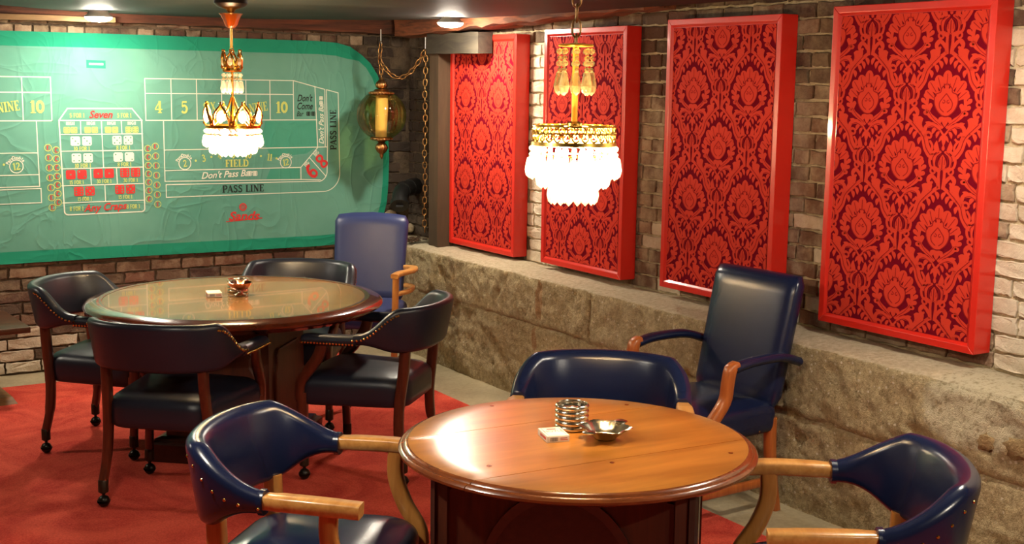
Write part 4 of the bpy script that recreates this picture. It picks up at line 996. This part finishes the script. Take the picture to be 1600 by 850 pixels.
def low_bench():
    root = thing('low_bench', 'low dark wooden bench with a pale splayed foot near the back wall', 'bench', (.955, 7.345, CZ), R(3))
    b = MB(); b.box((0, 0, .413), (.80, .58, .034)); b.build('bench_top', 'bench_wood', root, 40, .005)
    for s in (-1, 1):
        b = MB(); b.bar([(s*.20, 0, .03), (s*.16, 0, .40)], .10, .26, (1, 0, 0)); b.build('leg', 'bench_wood', root, 40)
        b = MB(); b.loft([[(s*.21+x, y, zz) for x, y in ((-.12, -.235), (.12, -.235), (.12, .19), (-.12, .19))] if zz < .02 else [(s*.21+x, y, zz) for x, y in ((-.10, -.20), (.10, -.20), (.10, .20), (-.10, .20))] for zz in (0, .035)]); b.build('foot', 'bench_foot', root, 0)
    b = MB(); b.box((0, 0, .20), (.34, .03, .06)); b.build('stretcher', 'bench_wood', root, 40, .003)
    return root
low_bench()

# ================================================================== TABLE-TOP THINGS
TZ = CZ+.7435
def coaster(label, loc, grp):
    root = thing('coaster', label, 'coaster', loc, random.uniform(0, 3), grp)
    b = MB(); b.lathe([(.040, .0005), (.046, .0), (.050, .003), (.052, .008), (.050, .013), (.047, .0155), (.0455, .013), (.045, .006), (.040, .005)], 40, cap0=False, cap1=False); b.build('rim', 'silver', root, 60)
    b = MB(); b.lathe([(.002, .0015), (.0445, .0015), (.0445, .006), (.002, .006)], 28, wob=None); b.build('glass_plate', 'clear_glass', root, 40)
    return root
O5 = ['bottom', 'second lowest', 'middle', 'second highest', 'topmost']
for k in range(5): coaster(O5[k]+' silver-rimmed glass coaster in the stack on the smaller oak table', (2.128, 3.045, TZ+.0158*k), 'coasters on the smaller table')
O4 = ['bottom', 'second lowest', 'second highest', 'topmost']
for k in range(4): coaster(O4[k]+' silver-rimmed glass coaster in the stack on the larger mahogany table', (2.108, 5.885, TZ+.0158*k), 'coasters on the larger table')
def card_box(label, loc, rz, words):
    root = thing('card_box', label, 'card box', loc, rz, 'playing card boxes')
    b = MB(); b.box((0, 0, .010), (.068, .092, .020)); b.build('carton', 'card', root, 40, .0012)
    if words:
        script('HOYLE', 0, 0, .020, 'card_red', 0, 0, .0, .72, root, lambda u, w: (u, w+.002, .0204), 'lettering')
        b = MB()
        for x0, y0, x1, y1 in ((-.028, -.040, .028, -.0385), (-.028, .0385, .028, .040), (-.028, -.040, -.0265, .040), (.0265, -.040, .028, .040), (-.014, .020, .014, .030)): b.add([(x0, y0, .0203), (x1, y0, .0203), (x1, y1, .0203), (x0, y1, .0203)], [(0, 1, 2, 3)])
        b.build('printed_border', 'card_red', root, 0)
    b = MB()
    for k in range(7): x = -.024+k*.0034; b.add([(x, -.0463, .004), (x+.0019, -.0463, .004), (x+.0019, -.0463, .015), (x, -.0463, .015)], [(0, 1, 2, 3)])
    b.build('barcode', 'card_ink', root, 0)
    b = MB(); b.add([(.006, -.0463, .006), (.029, -.0463, .006), (.029, -.0463, .0085), (.006, -.0463, .0085)], [(0, 1, 2, 3)]); b.add([(.006, -.0463, .011), (.027, -.0463, .011), (.027, -.0463, .0135), (.006, -.0463, .0135)], [(0, 1, 2, 3)])
    b.add([(-.0343, -.035, .006), (-.0343, .02, .006), (-.0343, .02, .014), (-.0343, -.035, .014)], [(0, 1, 2, 3)]); b.build('printed_lines', 'card_red', root, 0)
    return root
card_box('white and red playing card box lying on the smaller oak table', (2.022, 2.985, TZ), R(-16), True)
card_box('white playing card box lying on the larger mahogany table', (1.966, 5.822, TZ), R(-12), False)
def dish(label, loc):
    root = thing('ashtray', label, 'ashtray', loc, R(20))
    def wob(a, z): k = max(0, (z-.008)/.03); return 1+k*(.10*math.cos(6*a)+.022*math.cos(36*a))
    b = MB(); b.lathe([(.024, 0), (.030, .001), (.036, .008), (.052, .022), (.066, .033), (.074, .037), (.072, .0385), (.062, .034), (.046, .020), (.030, .010), (.002, .009)], 72, wob=wob); b.build('bowl', 'silver', root, 60)
    for s in (0, math.pi):
        b = MB(); b.lathe([(.020, .0), (.021, .002), (.016, .0045), (.004, .005)], 16, (.082*math.cos(s), .082*math.sin(s), .0345)); b.build('tab', 'silver', root, 60)
    return root
dish('scalloped silver ashtray dish with beaded rim on the smaller oak table', (2.150, 2.905, TZ))
def footed(label, loc):
    root = thing('footed_bowl', label, 'bowl', loc, 0)
    wob = lambda a, z: 1+max(0, (z-.03)/.04)*.07*math.cos(8*a)
    b = MB(); b.lathe([(.012, .018), (.020, .022), (.036, .032), (.050, .047), (.060, .062), (.058, .063), (.046, .049), (.030, .035), (.002, .028)], 48, wob=wob); b.build('bowl', 'copper', root, 60)
    b = MB(); b.lathe([(.030, 0), (.031, .003), (.022, .007), (.012, .012), (.011, .022)], 32); b.build('foot', 'silver', root, 60)
footed('small footed bowl of coppery silver on the larger mahogany table', (2.083, 5.782, TZ))

# ================================================================== LAMPS
def puck(x, y, z, label):
    root = thing('ceiling_light', label, 'ceiling light', (x, y, z), 0, 'round white ceiling lights')
    b = MB(); b.lathe([(.052, CEIL-z), (.060, .022), (.076, .012), (.077, .006), (.074, .004)], 32, cap0=True, cap1=False); b.build('housing', 'white_metal', root, 50)
    b = MB(); b.lathe([(.074, .006), (.070, -.004), (.055, -.014), (.03, -.020), (.003, -.022)], 24); b.build('lens', 'led', root, 60)
puck(1.865, 7.40, 2.110, 'round white ceiling light above the green felt')
puck(3.64, 6.52, 2.115, 'round white ceiling light beside the timber block')
puck(3.35, 2.50, 2.115, 'round white ceiling light above the plaster repair')
puck(-.40, 6.75, 2.115, 'round white ceiling light over the open carpet')
puck(.60, 3.20, 2.115, 'round white ceiling light over the near carpet')
puck(2.40, .60, 2.115, 'round white ceiling light near the rear wall')

def chain_link_mesh(L=.030, W=.017, r=.0022):
    b = MB(); pts = []
    for k in range(14):
        a = 2*math.pi*k/14; pts.append(Vector((W/2*math.copysign(abs(math.cos(a))**.8, math.cos(a)), 0, L/2*math.copysign(abs(math.sin(a))**.8, math.sin(a)))))
    rings = []
    for k in range(14):
        p = pts[k]; d = (pts[(k+1) % 14]-pts[k-1]).normalized(); x = Vector((0, 1, 0)); y = d.cross(x)
        rings.append([p+x*(r*math.cos(j*math.pi/3))+y*(r*math.sin(j*math.pi/3)) for j in range(6)])
    rings.append(rings[0]); b.loft(rings, False, False)
    me = bpy.data.meshes.new('chain_link'); me.from_pydata(b.v, [], b.f); me.polygons.foreach_set('use_smooth', [True]*len(me.polygons)); return me
def chain(root, pts, me, step, mat):
    if not me.materials: me.materials.append(M[mat])
    pts = [Vector(p) for p in pts]; acc = 0; k = 0; out = []
    cum = [0]
    for i in range(1, len(pts)): cum.append(cum[-1]+(pts[i]-pts[i-1]).length)
    s = step/2
    while s < cum[-1]:
        i = max(j for j in range(len(cum)-1) if cum[j] <= s); t = (s-cum[i])/(cum[i+1]-cum[i]); p = pts[i].lerp(pts[i+1], t); d = (pts[i+1]-pts[i]).normalized()
        o = bpy.data.objects.new('chain_link', me); link(o, root); o.location = p
        q = d.to_track_quat('Z', 'Y'); o.rotation_mode = 'QUATERNION'
        from mathutils import Quaternion
        o.rotation_quaternion = q @ Quaternion((0, 0, 1), (k % 2)*math.pi/2+.5); k += 1; s += step
def inst(root, name, me, loc, rz=0, sc=(1, 1, 1)):
    o = bpy.data.objects.new(name, me); link(o, root); o.location = loc; o.rotation_euler = (0, 0, rz); o.scale = sc; return o
def keep(b, mat, smooth=0):
    o = b.build('tmp', mat, None, smooth); me = o.data; bpy.data.objects.remove(o); return me
prism = keep(MB().lathe([(.001, -.5), (.16, -.36), (.22, -.1), (.12, .42), (.001, .5)], 6), 'crystal')
bead = keep(MB().lathe([(.05, -.5), (.42, -.25), (.5, 0), (.42, .25), (.05, .5)], 8), 'crystal')
gem = keep(MB().lathe([(.05, -.5), (.36, -.32), (.5, 0), (.36, .32), (.05, .5)], 8), 'crystal')
prism_a = keep(MB().lathe([(.001, -.5), (.17, -.36), (.24, -.12), (.12, .40), (.001, .5)], 6), 'crystal_amber')
bead_a = keep(MB().lathe([(.05, -.5), (.42, -.25), (.5, 0), (.42, .25), (.05, .5)], 8), 'crystal_amber')
bulb_m = keep(MB().lathe([(.004, -.022), (.011, -.012), (.0135, 0), (.010, .014), (.003, .028)], 8), 'bulb', 60)
def pol(r, a, z): return (r*math.cos(a), r*math.sin(a), z)
def crown_chandelier():
    cx, cy = TBL1; base = 1.42
    root = thing('chandelier', 'gilt crown-shaped crystal chandelier hanging over the larger table', 'chandelier', (cx, cy, base))
    Z = lambda z: z-base
    b = MB(); b.lathe([(.075, Z(CEIL)), (.078, Z(2.128)), (.062, Z(2.112)), (.022, Z(2.10)), (.012, Z(2.085))], 32); b.build('ceiling_mount', 'dark_mount', root, 50)
    wob = lambda a, z: 1+.05*math.cos(10*a)
    b = MB(); b.lathe([(.056, Z(2.082)), (.046, Z(2.072)), (.036, Z(2.052)), (.028, Z(2.030)), (.016, Z(2.016)), (.006, Z(2.014))], 40, wob=wob, cap0=False); b.build('bell_cap', 'orange_glass', root, 60)
    b = MB(); b.tube([pol(0, 0, Z(2.085)), pol(0, 0, Z(1.925))], .0065, 10); b.build('rod', 'gold_pale', root, 60)
    lk = chain_link_mesh(.022, .014, .002); chain(root, [(0, 0, Z(1.935)), (0, 0, Z(1.895))], lk, .018, 'gold')
    b = MB(); b.tube([pol(0, 0, Z(1.90)), pol(0, 0, Z(1.56))], .006, 10); b.build('stem', 'gold', root, 60)
    def crown(r, z0, z1, n, gemsz, nm):
        b = MB(); b.lathe([(r*.97, z0), (r*1.03, z0+.003), (r*1.03, z0+.014), (r*.97, z0+.017), (r*.94, z0+.014), (r*.94, z0+.003)], 48, cap0=False, cap1=False)
        for k in range(n):
            a = 2*math.pi*k/n; da = math.pi/n*.86; H = z1-z0
            for s in (-1, 1):
                pts = cat_rom([pol(r, a+s*da, z0+.012), pol(r*1.05, a+s*da*.92, z0+H*.30), pol(r*1.07, a+s*da*.60, z0+H*.62), pol(r*1.03, a+s*da*.12, z0+H*.86), pol(r*1.03, a, z1)], 3)
                b.tube(pts, [.0052]*9+[.004]*3+[.002], 6)
            b.tube(cat_rom([pol(r, a+math.pi/n, z0+.012), pol(r*1.06, a+math.pi/n, z0+H*.35), pol(r*1.12, a+math.pi/n, z0+H*.52)], 3), [.006, .006, .005, .005, .004, .003, .002], 6)
            b.sphere(pol(r*1.05, a+math.pi/n, z0+H*.22), .008, 8, 6); b.sphere(pol(r*1.03, a, z1), .0045, 8, 6)
        b.build(nm, 'gold', root, 60)
        for k in range(n):
            a = 2*math.pi*k/n; inst(root, 'crystal', gem, pol(r*1.04, a, z0+(z1-z0)*.46), a, (gemsz*.45, gemsz*.85, gemsz*1.15))
    crown(.124, Z(1.553), Z(1.675), 8, .05, 'crown')
    crown(.043, Z(1.815), Z(1.915), 6, .032, 'small_crown')
    for k in range(8):
        a = 2*math.pi*k/8+.2
        inst(root, 'crystal', bead, pol(.042, a, Z(1.800)), a, (.017, .017, .017)); inst(root, 'crystal', bead_a, pol(.042, a, Z(1.784)), a, (.014, .014, .014)); inst(root, 'crystal', prism, pol(.044, a, Z(1.745)), a, (.055, .055, .06))
    for k in range(8):                            # ribs from stem to crown
        pass
    b = MB()
    for k in range(6):
        a = 2*math.pi*k/6; b.tube(cat_rom([pol(.006, a, Z(1.70)), pol(.03, a, Z(1.64)), pol(.085, a, Z(1.575)), pol(.122, a, Z(1.56))], 4), .0035, 6)
    b.build('scroll_arms', 'gold', root, 60)
    b = MB(); b.lathe([(.121, Z(1.528)), (.127, Z(1.528)), (.127, Z(1.524)), (.121, Z(1.524))], 48, cap0=False, cap1=False); b.lathe([(.098, Z(1.49)), (.103, Z(1.49)), (.103, Z(1.486)), (.098, Z(1.486))], 40, cap0=False, cap1=False)
    b.build('ring', 'gold', root, 60)
    for k in range(30):
        a = 2*math.pi*k/30; inst(root, 'crystal', bead, pol(.126, a, Z(1.541)), a, (.017, .017, .020))
        inst(root, 'crystal', prism, pol(.125+.004*(k % 2), a, Z(1.495)), a, (.062, .062, .062))
    for k in range(22):
        a = 2*math.pi*k/22; inst(root, 'crystal', prism, pol(.100, a, Z(1.463)), a, (.06, .06, .06))
    for k in range(12):
        a = 2*math.pi*k/12; inst(root, 'crystal', prism, pol(.055, a, Z(1.450)), a, (.06, .06, .06))
    for k in range(4):
        a = 2*math.pi*k/4+.4; inst(root, 'bulb', bulb_m, pol(.055, a, Z(1.525)), 0, (1, 1, 1))
crown_chandelier()
def tier_chandelier():
    cx, cy = 2.054, 2.959; base = 1.445
    root = thing('chandelier', 'brass filigree chandelier with tiers of crystal drops over the smaller table', 'chandelier', (cx, cy, base))
    Z = lambda z: z-base
    b = MB(); b.lathe([(.06, Z(CEIL)), (.062, Z(2.135)), (.04, Z(2.118)), (.008, Z(2.11))], 32); b.build('ceiling_mount', 'brass_old', root, 50)
    lk = chain_link_mesh(.050, .024, .0034); chain(root, [(0, 0, Z(2.122)), (0, 0, Z(1.890))], lk, .041, 'brass_old')
    b = MB(); b.lathe([(.004, Z(1.898)), (.010, Z(1.896)), (.048, Z(1.893)), (.050, Z(1.890)), (.048, Z(1.887)), (.004, Z(1.886))], 32); b.build('disc', 'gold_bright', root, 50)
    b = MB(); b.tube([(0, 0, Z(1.89)), (0, 0, Z(1.665))], .0085, 14); b.build('tube', 'gold_bright', root, 60)
    for k in range(8):
        a = 2*math.pi*k/8+.25
        for z, s in ((1.873, .019), (1.855, .013), (1.840, .019), (1.823, .012)): inst(root, 'crystal', bead_a, pol(.045, a, Z(z)), a, (s, s, s))
        inst(root, 'crystal', prism_a, pol(.046, a, Z(1.786)), a, (.062, .062, .072))
    b = MB(); b.lathe([(.008, Z(1.680)), (.024, Z(1.674)), (.026, Z(1.664)), (.008, Z(1.660))], 32)
    for k in range(6): b.tube([pol(.02, k*math.pi/3, Z(1.668)), pol(.07, k*math.pi/3, Z(1.664)), pol(.114, k*math.pi/3, Z(1.664))], .0035, 6)
    b.build('spider', 'gold_pale', root, 50)
    b = MB()                                       # pierced filigree band
    for zz in (1.668, 1.622): b.lathe([(.113, Z(zz)), (.118, Z(zz)), (.118, Z(zz-.004)), (.113, Z(zz-.004))], 56, cap0=False, cap1=False)
    for k in range(28):
        a0 = 2*math.pi*k/28
        for row, zz in enumerate((1.656, 1.636)):
            pts = [pol(.1155, a0+(row*.5)*2*math.pi/28+.09*math.cos(q*math.pi/5), Z(zz+.012*math.sin(q*math.pi/5))) for q in range(11)]
            b.tube(pts, .0028, 5, False)
        b.sphere(pol(.1155, a0+math.pi/28, Z(1.646)), .005, 6, 5)
    b.build('filigree_band', 'gold_pale', root, 60)
    b = MB(); b.lathe([(.112, Z(1.622)), (.119, Z(1.622)), (.121, Z(1.612)), (.112, Z(1.610))], 56, cap0=False, cap1=False)
    for r, zz in ((.090, 1.585), (.060, 1.545)): b.lathe([(r-.003, Z(zz)), (r+.003, Z(zz)), (r+.003, Z(zz-.004)), (r-.003, Z(zz-.004))], 40, cap0=False, cap1=False)
    b.build('ring', 'gold_pale', root, 60)
    for k in range(32):
        a = 2*math.pi*k/32; inst(root, 'crystal', bead, pol(.119, a, Z(1.602)), a, (.015, .015, .018)); inst(root, 'crystal', bead, pol(.120, a, Z(1.586)), a, (.013, .013, .014))
        inst(root, 'crystal', prism, pol(.121+.003*(k % 2), a, Z(1.548)), a, (.060, .060, .064))
    for k in range(24):
        a = 2*math.pi*k/24; inst(root, 'crystal', prism, pol(.094, a, Z(1.525)), a, (.06, .06, .07))
    for k in range(16):
        a = 2*math.pi*k/16; inst(root, 'crystal', bead, pol(.062, a, Z(1.528)), a, (.016, .016, .02)); inst(root, 'crystal', prism, pol(.062, a, Z(1.480)), a, (.06, .06, .072))
    for k in range(8):
        a = 2*math.pi*k/8; inst(root, 'crystal', prism, pol(.028, a, Z(1.482)), a, (.06, .06, .07))
    for k in range(4):
        a = 2*math.pi*k/4+.4; inst(root, 'bulb', bulb_m, pol(.05, a, Z(1.575)), 0)
tier_chandelier()
def globe_lamp():
    cx, cy, cz = 3.664, 7.47, 1.563; r = .160
    root = thing('globe_lamp', 'amber ribbed glass globe swag lamp with bronze caps and a candle tube', 'hanging lamp', (cx, cy, cz))
    wob = lambda a, z: 1+.012*math.cos(20*a)
    prof = [(r*math.sin(R(a)), r*math.cos(R(a))) for a in range(24, 158, 7)]
    b = MB(); b.lathe(prof, 80, wob=wob, cap0=False, cap1=False); b.build('globe', 'amber_glass', root, 180)
    fl = lambda a, z: 1+.07*math.cos(12*a)
    b = MB(); b.lathe([(.072, .128), (.078, .134), (.078, .150), (.066, .154), (.052, .156), (.040, .168)], 48, cap0=True)
    for k in range(24): b.sphere(pol(.078, k*math.pi/12, .142), .0065, 6, 5)
    b.build('top_cap', 'brass_old', root, 50)
    b = MB(); b.lathe([(.018, .168), (.030, .176), (.038, .192), (.032, .210), (.018, .224), (.012, .232), (.008, .244)], 48, wob=fl); b.build('top_finial', 'brass_old', root, 60)
    b = MB(); b.lathe([(.066, -.142), (.070, -.146), (.070, -.156), (.058, -.162), (.030, -.166), (.020, -.176)], 48)
    for k in range(20): b.sphere(pol(.070, k*math.pi/10, -.151), .006, 6, 5)
    b.build('bottom_cap', 'brass_old', root, 50)
    b = MB(); b.lathe([(.016, -.174), (.032, -.190), (.040, -.210), (.030, -.234), (.014, -.248), (.010, -.256), (.013, -.264), (.008, -.272), (.003, -.284)], 48, wob=lambda a, z: 1+(.07*math.cos(12*a) if z > -.25 else 0)); b.build('bottom_finial', 'brass_old', root, 60)
    b = MB(); wv = lambda a, z: 1+.10*math.cos(3*a+z*14); b.lathe([(.036, -.14), (.038, -.05), (.040, .05), (.038, .135)], 32, wob=wv); b.build('candle_tube', 'candle', root, 60)
    b = MB(); b.tube([pol(.018*math.cos(q*.7), 0, 0) for q in range(1)]+[(0, 0, .24), (0, 0, .27)], .004, 6); b.build('loop', 'brass_old', root, 60)
    lk = chain_link_mesh(.044, .026, .0040)
    off = Vector((cx, cy, cz)); L = lambda p: Vector(p)-off
    top = (3.66, 7.47, 2.03); h2 = (3.893, 7.30, 1.985)
    chain(root, [L((cx, cy, cz+.262)), L((3.652, 7.47, 1.93)), L(top)], lk, .034, 'brass_old')
    sw = []
    a = Vector((3.655, 7.46, 1.905)); e = Vector(h2)
    for i in range(17):
        t = i/16; p = a.lerp(e, t); p.z -= .145*(4*t*(1-t))*(1-.15*t); sw.append(L(p))
    chain(root, sw, lk, .034, 'brass_old')
    dn = [L((3.893+.003*math.sin(i), 7.30, 1.985-i*(1.985-.79)/20)) for i in range(21)]
    chain(root, dn, lk, .038, 'brass_old')
    for p in (top, h2):
        b = MB(); p = Vector(p); b.tube([L(p+Vector((0, 0, .08))), L(p+Vector((0, 0, .0))), L(p+Vector((.006, 0, -.008)))], .003, 6); b.build('hook', 'white_metal', root, 60)
globe_lamp()

# ================================================================== PIPE AND DEBRIS IN THE CORNER
root = thing('drain_pipe', 'black plastic drain elbow with capped end jutting from the corner wall', 'pipe', (3.93, 7.70, 1.05))
pp = cat_rom([(-.085, -.135, -.075), (-.06, -.09, -.03), (-.01, -.03, .0), (.06, .02, .012), (.14, .06, .018)], 6)
b = MB(); b.tube(pp, .052, 20); b.build('elbow', 'black_plastic', root, 50)
b = MB(); b.tube(pp[12:15], .058, 20); b.tube(pp[19:25], .058, 20); b.build('collar', 'black_plastic', root, 50)
d = (pp[0]-pp[1]).normalized(); b = MB(); b.tube([pp[0]-d*.01, pp[0]+d*.022], .062, 24); b.build('cap', 'black_plastic', root, 50)
b = MB(); q = d.to_track_quat('Z', 'Y'); b.box(pp[0]+d*.03, (.05, .018, .02), q.to_matrix()); b.build('plug_grip', 'black_plastic', root, 50)
M['rubble'] = m_mortar('rubble', lin(150, 132, 104), lin(196, 180, 150))
M['debris'] = m_mortar('debris', lin(46, 34, 22), lin(96, 70, 44))
for i, (x, y, z, r) in enumerate(((3.845, 7.80, .775, .058), (3.955, 7.805, .77, .050), (3.90, 7.81, .865, .048), (4.045, 7.81, .775, .040))):
    o = rock('rubble_stone', (0, 0, 0), r, 11+i*3, 'rubble', None, (1, .7, .8)); o.location = (x, y, z)
    tag(o, ['largest pale rubble stone heaped in the corner behind the bright blue chair', 'pale rubble stone between two others in the corner heap', 'pale rubble stone lying on top of the corner heap', 'smallest pale rubble stone of the corner heap, beside the brick wall'][i], 'stone', 'rubble stones in the corner')
b = MB()
for i in range(90):
    c = Vector((3.86+random.gauss(0, .035), 7.42+random.gauss(0, .03), ZC+.022+abs(random.gauss(0, .010)))); rot = Matrix.Rotation(random.uniform(0, 6.3), 3, 'Z') @ Matrix.Rotation(random.uniform(-.5, .5), 3, 'X')
    b.box(c, (random.uniform(.012, .04), random.uniform(.006, .016), .004), rot)
tag(b.build('debris', 'debris', None, 0), 'heap of brown splinters and dirt on the ledge at the post foot', 'debris', kind='stuff')
print('bricks', nb, nbb)
